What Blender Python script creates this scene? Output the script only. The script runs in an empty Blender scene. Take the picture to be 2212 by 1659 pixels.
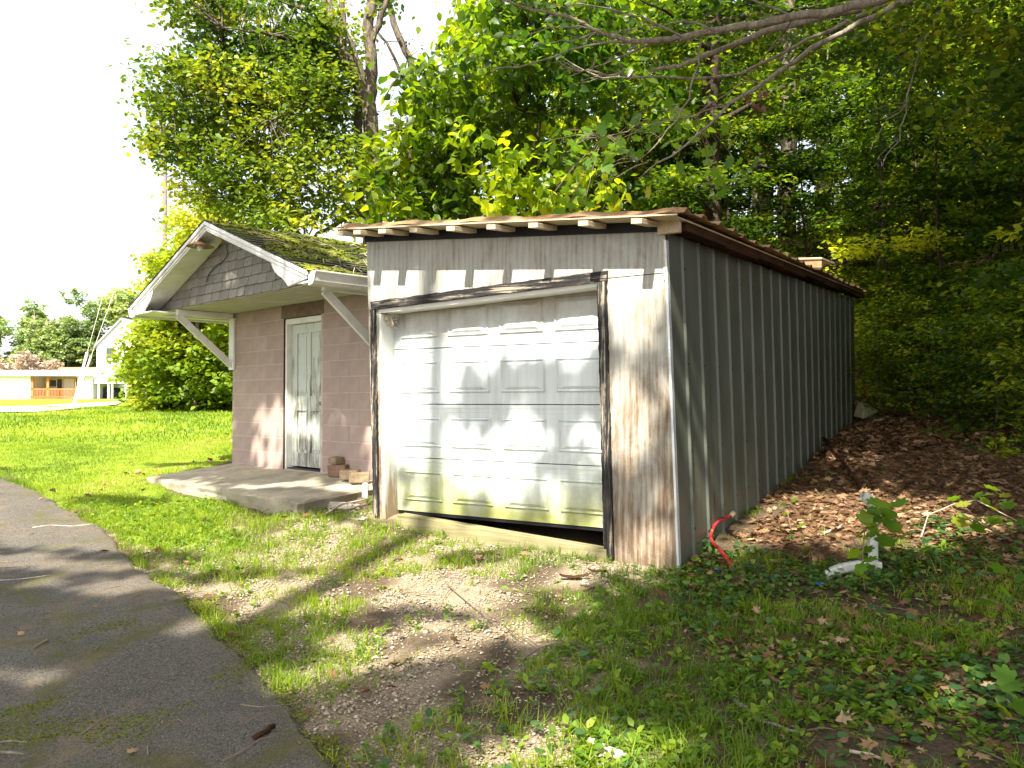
import bpy, math, random
import numpy as np
from mathutils import Vector, Matrix
R_ = math.radians
rng = np.random.default_rng(7)
random.seed(7)
sc = bpy.context.scene
C = sc.collection

# ------------------------------------------------------------------ camera
PITCH = 0.0198
FPX = 1784.0            # focal length in pixels of a 2212 px wide picture
cam = bpy.data.cameras.new('camera'); cam.sensor_width = 36; cam.lens = FPX/2212*36
cam.clip_end = 1500; cam.clip_start = .05
co = bpy.data.objects.new('camera', cam); C.objects.link(co)
co.location = (0, 0, 1.6); co.rotation_euler = (math.pi/2+PITCH, 0, 0)
sc.camera = co

# ------------------------------------------------------------------ light
GC = np.array([1.2707, 6.5565]); GP = .5523; GL = 8.43; GK = .0381; GW = 3.134
HW = np.array([-4.1576, 12.2856]); HP = .782
gv = np.array([math.sin(GP), math.cos(GP)]); gr = np.array([math.cos(GP), -math.sin(GP)])
hv = np.array([math.sin(HP), math.cos(HP)]); hr = np.array([math.cos(HP), -math.sin(HP)])
ELEV = R_(50); BETA = R_(10)
sh = -gv*math.cos(BETA) + gr*math.sin(BETA)
SUN = np.array([sh[0]*math.cos(ELEV), sh[1]*math.cos(ELEV), math.sin(ELEV)])
sl = bpy.data.lights.new('sun', 'SUN'); sl.energy = 5.0; sl.angle = R_(.55); sl.color = (1, .93, .80)
so = bpy.data.objects.new('sun', sl); C.objects.link(so)
so.rotation_euler = Vector(SUN).to_track_quat('Z', 'Y').to_euler(); so.location = (-8, -12, 20)
w = bpy.data.worlds.new('World'); sc.world = w; w.use_nodes = True
nt = w.node_tree; bg = nt.nodes['Background']
sky = nt.nodes.new('ShaderNodeTexSky'); sky.sky_type = 'NISHITA'; sky.sun_disc = False
sky.sun_elevation = ELEV; sky.sun_rotation = math.atan2(SUN[0], SUN[1])
sky.air_density = 1.0; sky.dust_density = 5.0; sky.ozone_density = .6; sky.altitude = 100
wm = nt.nodes.new('ShaderNodeMix'); wm.data_type = 'RGBA'; wm.inputs[0].default_value = .55
wm.inputs[7].default_value = (3.9, 3.95, 3.95, 1)   # thin bright overcast veil, even over the whole sky
nt.links.new(sky.outputs[0], wm.inputs[6]); nt.links.new(wm.outputs[2], bg.inputs[0]); bg.inputs[1].default_value = .15
sc.view_settings.view_transform = 'Standard'; sc.view_settings.look = 'None'
sc.view_settings.exposure = 1.6; sc.view_settings.gamma = 1
sc.view_settings.use_curve_mapping = False
sc.cycles.max_bounces = 6; sc.cycles.diffuse_bounces = 3; sc.cycles.glossy_bounces = 2
sc.cycles.transmission_bounces = 3; sc.cycles.transparent_max_bounces = 4
sc.cycles.use_denoising = True

# ------------------------------------------------------------------ terrain
def sst(a, b, x):
    t = np.clip((x-a)/(b-a), 0, 1); return t*t*(3-2*t)
def height(x, y):
    x = np.asarray(x, float); y = np.asarray(y, float)
    z = np.interp(y, [-40, 0, 3.6, 12.3, 20, 30, 86, 92, 112, 150, 400],
                  [-.2, -.12, 0, .70, 1.25, 1.50, 1.70, 1.9, 5.4, 8.0, 9.0])
    far = sst(60, 25, y)
    z = z + .03*np.clip(x, -6, 3)*far + .07*np.clip(x-3, 0, 6)*sst(0, 4, y)
    s = (x-GC[0])*gv[0] + (y-GC[1])*gv[1]; a = -((x-GC[0])*gr[0] + (y-GC[1])*gr[1])
    right = sst(14, 4, a)
    z = z + .03*np.clip(s, 0, 9)*sst(1, -.5, a)
    hill = .36*np.clip(s-9.5, 0, 45)*right*sst(9.5, 13, s)
    z = z + hill
    z = z + .13*np.exp(-((x+1.5)**2+(y-8.4)**2)/.9)
    n = .022*np.sin(2.1*x+.7*y)*np.sin(1.7*y-.6*x) + .012*np.sin(5.3*x+1.2)*np.sin(4.7*y)
    return z + n
def px_ray(px, py):
    x = (px-1106)/FPX; z = -(py-829.5)/FPX
    c, s = math.cos(PITCH), math.sin(PITCH)
    return np.array([x, c-z*s, s+z*c])
def G(px, py):           # picture point (2212 px wide) -> point on the terrain
    d = px_ray(px, py); t = 1.5; prev = 1.5
    while t < 200:
        p = np.array([0, 0, 1.6])+d*t
        if p[2] < height(p[0], p[1]):
            a, b = prev, t
            for _ in range(30):
                m = (a+b)/2; p = np.array([0, 0, 1.6])+d*m
                if p[2] < height(p[0], p[1]): b = m
                else: a = m
            p = np.array([0, 0, 1.6])+d*b
            return np.array([p[0], p[1], float(height(p[0], p[1]))])
        prev = t; t *= 1.01
    return np.array([0, 0, 1.6])+d*60
def at(px, py, Y):
    d = px_ray(px, py); return np.array([0, 0, 1.6])+d*(Y/d[1])
def proj(P):
    P = np.atleast_2d(P); x, y, z = P[:, 0], P[:, 1], P[:, 2]-1.6
    c, s = math.cos(PITCH), math.sin(PITCH)
    yc = y*c+z*s; zc = -y*s+z*c
    yy = np.where(yc > .01, yc, .01)
    return 1106+FPX*x/yy, 829.5-FPX*zc/yy, yc
def gnd(x, y, dz=0): return np.array([x, y, float(height(x, y))+dz])
def noise2(x, y, f, seed=0):
    r = np.random.default_rng(seed); v = 0; x = np.asarray(x, float); y = np.asarray(y, float)
    for i in range(7):
        a = r.uniform(0, 6.28); k = f*r.uniform(.6, 1.9); p = r.uniform(0, 6.28)
        v = v+np.sin(k*(x*math.cos(a)+y*math.sin(a))+p+1.3*np.sin(k*.53*(y*math.cos(a)-x*math.sin(a))+p*2))
    return .5+.5*v/3.2
def inpoly(px, py, poly):
    inside = np.zeros(np.shape(px), bool); n = len(poly); j = n-1
    for i in range(n):
        xi, yi = poly[i]; xj, yj = poly[j]
        c = ((yi > py) != (yj > py)) & (px < (xj-xi)*(py-yi)/(yj-yi+1e-12)+xi)
        inside ^= c; j = i
    return inside

# ------------------------------------------------------------------ material helper
class NM:
    def __init__(s, name):
        s.m = bpy.data.materials.new(name); s.m.use_nodes = True
        s.t = s.m.node_tree; s.b = s.t.nodes['Principled BSDF']; s.o = s.t.nodes['Material Output']
        s.b.inputs['Roughness'].default_value = .85
        s.b.inputs['Specular IOR Level'].default_value = .25
    def n(s, k, **kw):
        x = s.t.nodes.new('ShaderNode'+k)
        for a, v in kw.items(): setattr(x, a, v)
        return x
    def L(s, a, b): s.t.links.new(a, b)
    def co(s, kind='Object', scale=(1, 1, 1)):
        if kind == 'World': o = s.n('NewGeometry').outputs['Position']
        else: o = s.n('TexCoord').outputs[kind]
        mp = s.n('Mapping'); mp.inputs['Scale'].default_value = scale; s.L(o, mp.inputs[0]); return mp.outputs[0]
    def noise(s, vec, scale=5, detail=4, rough=.55, dist=0):
        x = s.n('TexNoise'); x.inputs['Scale'].default_value = scale; x.inputs['Detail'].default_value = detail
        x.inputs['Roughness'].default_value = rough; x.inputs['Distortion'].default_value = dist
        s.L(vec, x.inputs['Vector']); return x.outputs['Fac']
    def vor(s, vec, scale=5, feat='F1', out='Distance'):
        x = s.n('TexVoronoi', feature=feat); x.inputs['Scale'].default_value = scale; s.L(vec, x.inputs['Vector']); return x.outputs[out]
    def ramp(s, f, stops):
        x = s.n('ValToRGB'); e = x.color_ramp.elements
        while len(e) < len(stops): e.new(.5)
        for i, (p, c) in enumerate(stops):
            e[i].position = p
            if not hasattr(c, '__len__'): c = (c, c, c)
            e[i].color = (*c, 1)
        s.L(f, x.inputs[0]); return x.outputs[0]
    def mix(s, f, a, b, mode='MIX'):
        x = s.n('Mix', data_type='RGBA', blend_type=mode)
        for i, v in ((0, f), (6, a), (7, b)):
            if hasattr(v, 'links'): s.L(v, x.inputs[i])
            elif i: x.inputs[i].default_value = (*v, 1) if len(v) == 3 else v
            else: x.inputs[i].default_value = v
        return x.outputs[2]
    def math(s, op, a, b=0, c=None):
        x = s.n('Math', operation=op)
        for i, v in enumerate((a, b, c)):
            if v is None: continue
            if hasattr(v, 'links'): s.L(v, x.inputs[i])
            else: x.inputs[i].default_value = v
        return x.outputs[0]
    def attr(s, name):
        x = s.n('Attribute'); x.attribute_name = name; return x.outputs['Fac']
    def sep(s, kind='Object'):
        x = s.n('SeparateXYZ'); s.L(s.co(kind), x.inputs[0]); return x.outputs
    def orand(s): return s.n('ObjectInfo').outputs['Random']
    def col(s, c):
        if hasattr(c, 'links'): s.L(c, s.b.inputs['Base Color'])
        else: s.b.inputs['Base Color'].default_value = (*c, 1)
        return s
    def set(s, rough=None, metal=None, spec=None):
        if rough is not None:
            if hasattr(rough, 'links'): s.L(rough, s.b.inputs['Roughness'])
            else: s.b.inputs['Roughness'].default_value = rough
        if metal is not None: s.b.inputs['Metallic'].default_value = metal
        if spec is not None: s.b.inputs['Specular IOR Level'].default_value = spec
        return s
    def bump(s, h, strength=.4, dist=.01):
        x = s.n('Bump'); x.inputs['Strength'].default_value = strength; x.inputs['Distance'].default_value = dist
        s.L(h, x.inputs['Height']); s.L(x.outputs[0], s.b.inputs['Normal']); return s
    def transl(s, color, f=.45):
        tr = s.n('BsdfTranslucent'); mx = s.n('MixShader'); mx.inputs[0].default_value = f
        if hasattr(color, 'links'): s.L(color, tr.inputs[0])
        else: tr.inputs[0].default_value = (*color, 1)
        s.L(s.b.outputs[0], mx.inputs[1]); s.L(tr.outputs[0], mx.inputs[2]); s.L(mx.outputs[0], s.o.inputs[0]); return s

def leaf_mat(name, stops, tl=1.7, f=.5, rough=.5, spec=.35):
    m = NM(name); t = m.attr('tint')
    c = m.ramp(t, stops)
    r = m.math('MULTIPLY_ADD', m.orand(), .35, .82)
    hs = m.n('HueSaturation'); m.L(c, hs.inputs['Color']); m.L(r, hs.inputs['Value'])
    c = hs.outputs[0]
    m.col(c).set(rough=rough, spec=spec)
    tc = m.mix(1.0, c, (tl*1.15, tl, tl*.45), 'MULTIPLY')
    m.transl(tc, f); return m.m
def simple(name, base, rough=.8, var=.25, scale=6, kind='Object', metal=0, spec=.25, bumpk=.2, sc3=(1, 1, 1)):
    m = NM(name); v = m.co(kind, sc3); n = m.noise(v, scale, 6, .6)
    lo = tuple(c*(1-var) for c in base); hi = tuple(min(1, c*(1+var)) for c in base)
    c = m.ramp(n, [(.3, lo), (.7, hi)])
    hs = m.n('HueSaturation'); m.L(c, hs.inputs['Color']); m.L(m.math('MULTIPLY_ADD', m.orand(), .16, .92), hs.inputs['Value'])
    m.col(hs.outputs[0]).set(rough=rough, metal=metal, spec=spec)
    m.bump(m.noise(v, scale*6, 5, .7), bumpk, .01); return m.m
def wood_mat(name, stops, axis='z', grain=22, rough=.85, bumpk=.5, thr_noise=3):
    m = NM(name); s = {'z': (grain, grain, 1.1), 'x': (1.1, grain, grain), 'y': (grain, 1.1, grain)}[axis]
    v = m.co('Object', s); g = m.noise(v, 1.0, 6, .65, 1.2)
    big = m.noise(m.co('Object'), thr_noise, 4, .6)
    f = m.math('ADD', m.math('MULTIPLY', g, .68), m.math('MULTIPLY', big, .32))
    m.col(m.ramp(f, stops)).set(rough=rough, spec=.15); m.bump(g, bumpk, .006); return m.m

MT = {}
def build_materials():
    # weathered plywood: white paint worn off along the grain
    m = NM('weathered_plywood'); v = m.co('Object', (9, 9, .55)); warp = m.noise(m.co('Object', (2.2, 2.2, 1.0)), 1.0, 2, .5)
    g = m.noise(v, 1.3, 7, .62, 1.6); fine = m.noise(m.co('Object', (60, 60, 4)), 1, 4, .6)
    wv = m.n('TexWave', wave_type='BANDS', bands_direction='X'); wv.inputs['Scale'].default_value = 2.3
    wv.inputs['Distortion'].default_value = 9; wv.inputs['Detail'].default_value = 3; wv.inputs['Detail Scale'].default_value = .9
    m.L(m.co('Object', (2.3, 1, .42)), wv.inputs['Vector'])
    z = m.sep()[2]
    low = m.ramp(z, [(.0, 0), (1, 1)]); zz = m.math('MULTIPLY_ADD', z, .072, -.150)
    blot = m.noise(m.co('Object', (3.2, 3.2, 1.7)), 1.0, 7, .75, .6)
    f = m.math('ADD', m.math('MULTIPLY', g, .22), m.math('MULTIPLY', wv.outputs['Fac'], .07))
    f = m.math('ADD', f, m.math('MULTIPLY', fine, .27)); f = m.math('ADD', f, m.math('MULTIPLY', blot, .50)); f = m.math('ADD', f, zz)
    c = m.ramp(f, [(.35, (.13, .09, .06)), (.42, (.22, .165, .115)), (.48, (.29, .26, .215)), (.55, (.355, .35, .315)), (.68, (.45, .465, .435))])
    m.col(c).set(rough=.8, spec=.2); m.bump(f, .6, .006); MT['ply'] = m.m
    for ax in 'xz':
        s = (1.6, 30, 30) if ax == 'x' else (30, 30, 1.6)
        m = NM('flaking_black_paint_'+ax); g = m.noise(m.co('Object', s), 1, 8, .75, .6); b = m.noise(m.co('Object'), 2.5, 5, .6)
        f = m.math('ADD', m.math('MULTIPLY', g, .75), m.math('MULTIPLY', b, .25))
        m.col(m.ramp(f, [(.47, (.014, .013, .014)), (.53, (.05, .045, .042)), (.58, (.30, .26, .2)), (.7, (.42, .36, .28))])).set(rough=.7); m.bump(g, .9, .008); MT['black_'+ax] = m.m
    MT['black_fascia'] = simple('black_fascia_paint', (.012, .012, .016), .55, .2, 8)
    m = NM('garage_door_white'); z = m.sep()[2]; v = m.co('Object'); n1 = m.noise(v, 2.2, 6, .7); n2 = m.noise(m.co('Object', (14, 14, 1.4)), 1, 5, .6)
    base = m.ramp(n2, [(.3, (.50, .55, .56)), (.65, (.64, .70, .72))])
    low = m.math('MULTIPLY_ADD', z, -1.05, 1.62)      # 1 at the ground, 0 at 1.2 m
    f = m.math('ADD', low, m.math('MULTIPLY_ADD', n1, 1.5, -1.05)); f = m.ramp(f, [(.15, 0), (.8, .95)])
    c = m.mix(f, base, (.30, .32, .09))
    hi = m.math('MULTIPLY_ADD', z, 2.2, -4.75); f2 = m.ramp(m.math('ADD', hi, m.math('MULTIPLY_ADD', n1, 1.6, -.6)), [(.1, 0), (1, .75)])
    c = m.mix(f2, c, (.24, .18, .09))
    m.col(c).set(rough=.42, spec=.4); m.bump(m.noise(m.co('Object', (1, 1, 3)), 160, 3), .08, .003); MT['gdoor'] = m.m
    m = NM('grey_metal_siding'); n1 = m.noise(m.co('Object', (1, 1, .4)), 3, 5); sc_ = m.noise(m.co('Object', (20, 20, 3)), 2, 5, .7)
    c = m.ramp(n1, [(.3, (.088, .100, .078)), (.7, (.138, .152, .122))]); c = m.mix(m.ramp(sc_, [(.72, 0), (.76, .7)]), c, (.25, .27, .25))
    dz = m.noise(m.co('Object', (1, 3, 1)), 1.3, 3, .5); c = m.mix(m.ramp(m.noise(m.co('Object', (1, 9, .8)), 1.5, 6, .75), [(.60, 0), (.72, .55)]), c, (.20, .17, .12)); m.col(c).set(rough=.42, metal=.1, spec=.35); m.bump(dz, .35, .03); MT['siding'] = m.m
    MT['alu'] = simple('aluminium_trim', (.62, .66, .68), .4, .15, 9, metal=.3, spec=.5)
    m = NM('rusty_roof_metal'); n1 = m.noise(m.co('Object'), 3, 7, .7); m.col(m.ramp(n1, [(.3, (.20, .085, .035)), (.55, (.34, .21, .10)), (.7, (.42, .32, .19))])).set(rough=.7, metal=.1); m.bump(n1, .2); MT['roofmetal'] = m.m
    MT['rustwood'] = wood_mat('old_reddish_board', [(.3, (.016, .009, .006)), (.55, (.060, .028, .014)), (.7, (.12, .065, .035))], 'y', 18)  # reddish tone lowered to stand in for the shadow gap at the eave
    MT['lumber'] = wood_mat('pale_lumber', [(.3, (.38, .29, .18)), (.55, (.55, .46, .32)), (.7, (.66, .58, .44))], 'y', 26, bumpk=.3)
    MT['sill'] = wood_mat('treated_sill_board', [(.3, (.13, .11, .05)), (.55, (.26, .24, .13)), (.7, (.38, .33, .2))], 'x', 24)
    m = NM('white_jamb'); z = m.sep()[2]; n = m.noise(m.co('Object', (12, 12, 1.5)), 1.5, 5, .6)
    f = m.ramp(m.math('ADD', m.math('MULTIPLY_ADD', z, -.9, 1.15), m.math('MULTIPLY_ADD', n, 1.4, -.7)), [(.3, 0), (.6, 1)])
    m.col(m.mix(f, (.70, .70, .66), (.33, .25, .16))).set(rough=.7); m.bump(n, .2); MT['jamb'] = m.m
    m = NM('white_house_paint'); n = m.noise(m.co('Object'), 4, 6, .65); n2 = m.noise(m.co('Object'), 30, 4, .7)
    c = m.ramp(n, [(.25, (.60, .60, .55)), (.6, (.80, .80, .77))]); c = m.mix(m.ramp(n2, [(.68, 0), (.74, .8)]), c, (.22, .18, .13))
    m.col(c).set(rough=.6, spec=.3); MT['white'] = m.m
    m = NM('old_door_paint'); z = m.sep()[2]; g = m.noise(m.co('Object', (26, 26, 3)), 1, 8, .75); b = m.noise(m.co('Object'), 3, 4)
    f = m.math('ADD', m.math('ADD', m.math('MULTIPLY', g, .7), m.math('MULTIPLY', b, .3)), m.math('MULTIPLY_ADD', z, .06, -.12))
    m.col(m.ramp(f, [(.37, (.20, .19, .15)), (.44, (.38, .39, .34)), (.50, (.56, .60, .55))])).set(rough=.7); m.bump(f, .5, .004); MT['olddoor'] = m.m
    MT['soffit'] = wood_mat('beadboard_soffit', [(.3, (.34, .32, .26)), (.6, (.50, .48, .40)), (.8, (.56, .55, .48))], 'x', 30, bumpk=.5)
    m = NM('pink_painted_block'); v = m.co('Object'); n = m.noise(v, 5, 5, .6); fine = m.noise(m.co('World'), 150, 3, .7)
    c = m.ramp(n, [(.3, (.345, .260, .228)), (.7, (.42, .322, .285))])
    spots = m.vor(m.co('World'), 14); c = m.mix(m.ramp(spots, [(.03, .6), (.06, 0)]), c, (.10, .05, .045))
    hs = m.n('HueSaturation'); m.L(c, hs.inputs['Color']); m.L(m.math('MULTIPLY_ADD', m.orand(), .14, .93), hs.inputs['Value'])
    m.col(hs.outputs[0]).set(rough=.75); m.bump(fine, .5, .004); MT['block'] = m.m
    MT['mortar'] = simple('pink_mortar', (.46, .375, .335), .9, .2, 9)
    MT['lintel'] = simple('stained_lintel', (.20, .14, .10), .9, .3, 7)
    m = NM('grey_gable_shingle'); n = m.noise(m.co('Object', (3, 3, 9)), 3, 6, .7); c = m.ramp(n, [(.3, (.17, .16, .14)), (.7, (.27, .255, .225))])
    hs = m.n('HueSaturation'); m.L(c, hs.inputs['Color']); m.L(m.math('MULTIPLY_ADD', m.orand(), .3, .85), hs.inputs['Value'])
    m.col(hs.outputs[0]).set(rough=.85); m.bump(n, .3); MT['gshingle'] = m.m
    m = NM('asphalt_roof_shingle'); n = m.noise(m.co('World'), 60, 4, .7); n2 = m.noise(m.co('World'), 2.2, 5, .65)
    c = m.ramp(n, [(.3, (.03, .028, .026)), (.7, (.09, .085, .075))]); c = m.mix(m.ramp(n2, [(.42, 0), (.55, .9)]), c, (.085, .10, .018))
    m.col(c).set(rough=.95); m.bump(n, .6); MT['rshingle'] = m.m
    m = NM('moss'); t = m.attr('tint'); m.col(m.ramp(t, [(0, (.05, .06, .012)), (.5, (.12, .14, .018)), (1, (.23, .22, .03))])).set(rough=.95, spec=.05); MT['moss'] = m.m
    m = NM('slab_concrete'); v = m.co('Object'); n = m.noise(v, 3, 7, .65); f = m.noise(v, 70, 4, .7)
    c = m.ramp(n, [(.3, (.22, .19, .14)), (.5, (.37, .33, .25)), (.7, (.48, .43, .32))]); c = m.mix(m.ramp(f, [(.35, .5), (.5, 0)]), c, (.15, .13, .09))
    zz = m.sep()[2]; m.col(c).set(rough=.9); m.bump(m.math('ADD', f, n), .5, .008); MT['slab'] = m.m
    m = NM('asphalt'); v = m.co('World'); f = m.noise(v, 130, 3, .8); n = m.noise(v, 1.1, 6, .6); vo = m.vor(v, 75)
    c = m.ramp(n, [(.3, (.095, .084, .070)), (.7, (.160, .138, .106))])
    f2 = m.noise(v, 48, 4, .85); c = m.mix(m.ramp(f2, [(.40, .85), (.52, 0)]), c, (.032, .03, .028)); c = m.mix(m.ramp(f, [(.35, .8), (.5, 0)]), c, (.03, .028, .026)); c = m.mix(m.ramp(f, [(.58, 0), (.68, .9)]), c, (.38, .34, .28))
    cr = m.vor(m.mix(.12, v, m.n('TexNoise').outputs['Color']), .75, 'DISTANCE_TO_EDGE')
    mn = m.noise(v, 3.5, 6, .7); ms = m.math('MULTIPLY', m.ramp(cr, [(0, 1), (.09, 0)]), m.ramp(mn, [(.42, 0), (.55, 1)]))
    c = m.mix(m.math('MULTIPLY', ms, .85), c, (.085, .082, .016)); c = m.mix(m.ramp(m.noise(v, 2.1, 7, .75), [(.52, 0), (.64, .55)]), c, (.19, .14, .085)); 
    ed = m.attr('edge'); ef = m.math('MULTIPLY', ed, m.ramp(m.noise(v, 9, 5, .7), [(.4, .2), (.6, 1)])); c = m.mix(ef, c, (.10, .085, .05))
    m.col(c).set(rough=.88, spec=.3); m.bump(m.math('ADD', f, m.math('MULTIPLY', vo, .8)), .9, .006); MT['asphalt'] = m.m
    # ground
    m = NM('soil_and_lawn'); v = m.co('World'); big = m.noise(v, .9, 6, .6); f = m.noise(v, 45, 5, .7); vo = m.vor(v, 55, out='Color')
    soil = m.ramp(f, [(.3, (.055, .040, .026)), (.6, (.135, .10, .066)), (.8, (.25, .20, .14))])
    grav = m.ramp(m.noise(v, 70, 4, .7), [(.3, (.12, .088, .056)), (.5, (.27, .215, .145)), (.7, (.44, .37, .27))])
    gfar = m.ramp(m.noise(v, 2.5, 7, .75), [(.3, (.11, .165, .014)), (.5, (.18, .25, .020)), (.7, (.26, .31, .04))])
    lit = m.ramp(m.noise(v, 30, 5, .7), [(.3, (.035, .02, .012)), (.5, (.12, .07, .04)), (.7, (.24, .15, .09))])
    c = m.mix(m.attr('gravel'), soil, grav); c = m.mix(m.attr('lawn'), c, gfar); c = m.mix(m.attr('litter'), c, lit)
    m.col(c).set(rough=.95, spec=.1); m.bump(f, .8, .02); MT['ground'] = m.m
    MT['path'] = simple('pale_gravel_path', (.62, .58, .50), .95, .2, 20, 'World')
    # bark
    for nm, lo, hi in (('bark_grey', (.06, .05, .038), (.24, .20, .155)), ('bark_dark', (.022, .017, .013), (.10, .075, .055)), ('bark_pale', (.20, .17, .13), (.42, .37, .30))):
        m = NM(nm); v = m.co('Object', (9, 9, 1.6)); n = m.noise(v, 2.2, 7, .7, .8); m.col(m.ramp(n, [(.35, lo), (.65, hi)])).set(rough=.95, spec=.1); m.bump(n, 1.0, .04); MT[nm] = m.m
    MT['leaf_oak'] = leaf_mat('oak_leaf', [(0, (.032, .075, .014)), (.5, (.085, .145, .014)), (.85, (.17, .23, .02)), (1, (.26, .29, .03))], 1.9, .45)
    MT['leaf_broad'] = leaf_mat('broad_leaf', [(0, (.022, .062, .006)), (.5, (.105, .175, .007)), (1, (.32, .38, .013))], 2.5, .58, .35, .5)
    MT['leaf_forest'] = leaf_mat('forest_leaf', [(0, (.012, .034, .006)), (.45, (.040, .085, .008)), (.72, (.12, .19, .012)), (1, (.34, .39, .03))], 2.3, .5)  # dark and bright ends spread to paint woodland sun and shade
    MT['leaf_shrub'] = leaf_mat('sunny_shrub_leaf', [(0, (.09, .17, .012)), (.5, (.20, .30, .018)), (1, (.34, .38, .03))], 1.7, .4)  # also the painted sun on saplings in the woods
    MT['leaf_maple'] = leaf_mat('maple_leaf', [(0, (.06, .15, .02)), (.7, (.13, .26, .02)), (1, (.26, .30, .03))], 1.9, .5)
    MT['leaf_far'] = leaf_mat('distant_leaf', [(0, (.16, .26, .10)), (.5, (.26, .37, .14)), (1, (.40, .46, .20))], 1.2, .4)  # paled to put far haze and glare into the leaf colour
    MT['leaf_dead'] = leaf_mat('dead_leaf', [(0, (.07, .036, .018)), (.45, (.20, .115, .06)), (.8, (.37, .235, .135)), (1, (.55, .40, .26))], 1.0, .15, .8, .1)
    MT['leaf_brush'] = leaf_mat('bleached_brush', [(0, (.42, .30, .22)), (1, (.70, .62, .54))], 1.0, .2)
    MT['grass'] = leaf_mat('grass_blade', [(0, (.07, .14, .010)), (.5, (.17, .27, .014)), (.9, (.28, .36, .022)), (1, (.40, .38, .12))], 1.5, .4)
    MT['weed'] = leaf_mat('weed_leaf', [(0, (.065, .15, .015)), (.6, (.15, .27, .018)), (1, (.30, .38, .03))], 1.6, .4)
    MT['ivy'] = leaf_mat('ivy_leaf', [(0, (.03, .085, .028)), (.6, (.07, .16, .035)), (1, (.17, .28, .03))], 1.4, .25, .45, .4)
    m = NM('pebble'); t = m.attr('tint'); m.col(m.ramp(t, [(0, (.15, .115, .075)), (.4, (.32, .26, .18)), (.85, (.48, .41, .31)), (1, (.68, .62, .52))])).set(rough=.85); MT['pebble'] = m.m
    MT['twig'] = simple('dry_twig', (.20, .15, .11), .95, .35, 12)
    MT['palewood'] = simple('bleached_wood', (.48, .42, .32), .9, .3, 14, bumpk=.6)
    MT['redhose'] = simple('red_hose_rubber', (.42, .03, .035), .7, .35, 22, spec=.3)
    MT['whitevinyl'] = simple('white_vinyl', (.46, .47, .43), .55, .3, 14, spec=.35)
    MT['foam'] = simple('yellowed_foam', (.42, .40, .24), .9, .2, 10)
    MT['brick'] = simple('old_brick', (.22, .17, .11), .95, .45, 9, bumpk=.7)
    MT['redbrick'] = simple('red_brick_face', (.21, .13, .095), .95, .35, 9, bumpk=.7)
    MT['rubble'] = simple('concrete_rubble', (.46, .43, .36), .95, .3, 12, bumpk=.8)
    MT['blue'] = simple('blue_plastic', (.03, .16, .62), .5, .1, 5)
    MT['rust'] = simple('rusty_enamel', (.27, .17, .085), .7, .6, 9)
    m = NM('light_bulb_glass'); m.col((.75, .75, .70)).set(rough=.15, spec=.5); MT['bulb'] = m.m
    MT['dark'] = simple('opening_shade_paint', (.02, .02, .02), .9, .1, 5)  # near-black colour for the shade inside the carport
    MT['darkmetal'] = simple('dark_metal', (.05, .05, .055), .5, .2, 5, metal=.4)
    MT['farwhite'] = simple('far_white_siding', (.74, .76, .78), .7, .06, 3)
    MT['farroof'] = simple('white_roof_sheet', (.72, .73, .75), .6, .08, 3)
    MT['greyroof'] = simple('grey_shingle_roof', (.28, .29, .33), .85, .12, 3)
    MT['cedar'] = simple('orange_deck_timber', (.52, .20, .07), .8, .2, 5)
    MT['porchwall'] = simple('shade_toned_porch_wall', (.50, .47, .40), .8, .1, 5)  # porch shade put into the wall colour
    m = NM('window_glass'); m.col((.05, .07, .08)).set(rough=.08, spec=.6); MT['glass'] = m.m
    MT['wire'] = simple('utility_wire', (.05, .05, .06), .6, .1, 5)
    MT['guard'] = simple('pale_guy_guard', (.70, .62, .60), .6, .1, 5)
    MT['pole'] = simple('utility_pole_wood', (.16, .12, .12), .9, .2, 5)
build_materials()

# ------------------------------------------------------------------ mesh helpers
def link(name, me, mat=None, parent=None, loc=None):
    if mat is not None and not me.materials: me.materials.append(mat)
    o = bpy.data.objects.new(name, me); C.objects.link(o)
    if parent is not None: o.parent = parent
    if loc is not None: o.location = loc
    return o
def mesh_np(name, V, F, tint=None, smooth=False, attrs=None):
    V = np.asarray(V, np.float32); F = np.asarray(F, np.int32); k = F.shape[1]
    me = bpy.data.meshes.new(name); me.vertices.add(len(V)); me.vertices.foreach_set('co', V.ravel())
    me.loops.add(F.size); me.loops.foreach_set('vertex_index', F.ravel())
    me.polygons.add(len(F)); me.polygons.foreach_set('loop_start', np.arange(0, F.size, k, dtype=np.int32))
    me.polygons.foreach_set('loop_total', np.full(len(F), k, np.int32))
    if smooth: me.polygons.foreach_set('use_smooth', np.ones(len(F), bool))
    me.update(calc_edges=True)
    if tint is not None:
        a = me.attributes.new('tint', 'FLOAT', 'FACE'); a.data.foreach_set('value', np.asarray(tint, np.float32))
    for n_, v_ in (attrs or {}).items():
        a = me.attributes.new(n_, 'FLOAT', 'POINT'); a.data.foreach_set('value', np.asarray(v_, np.float32))
    return me
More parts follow.
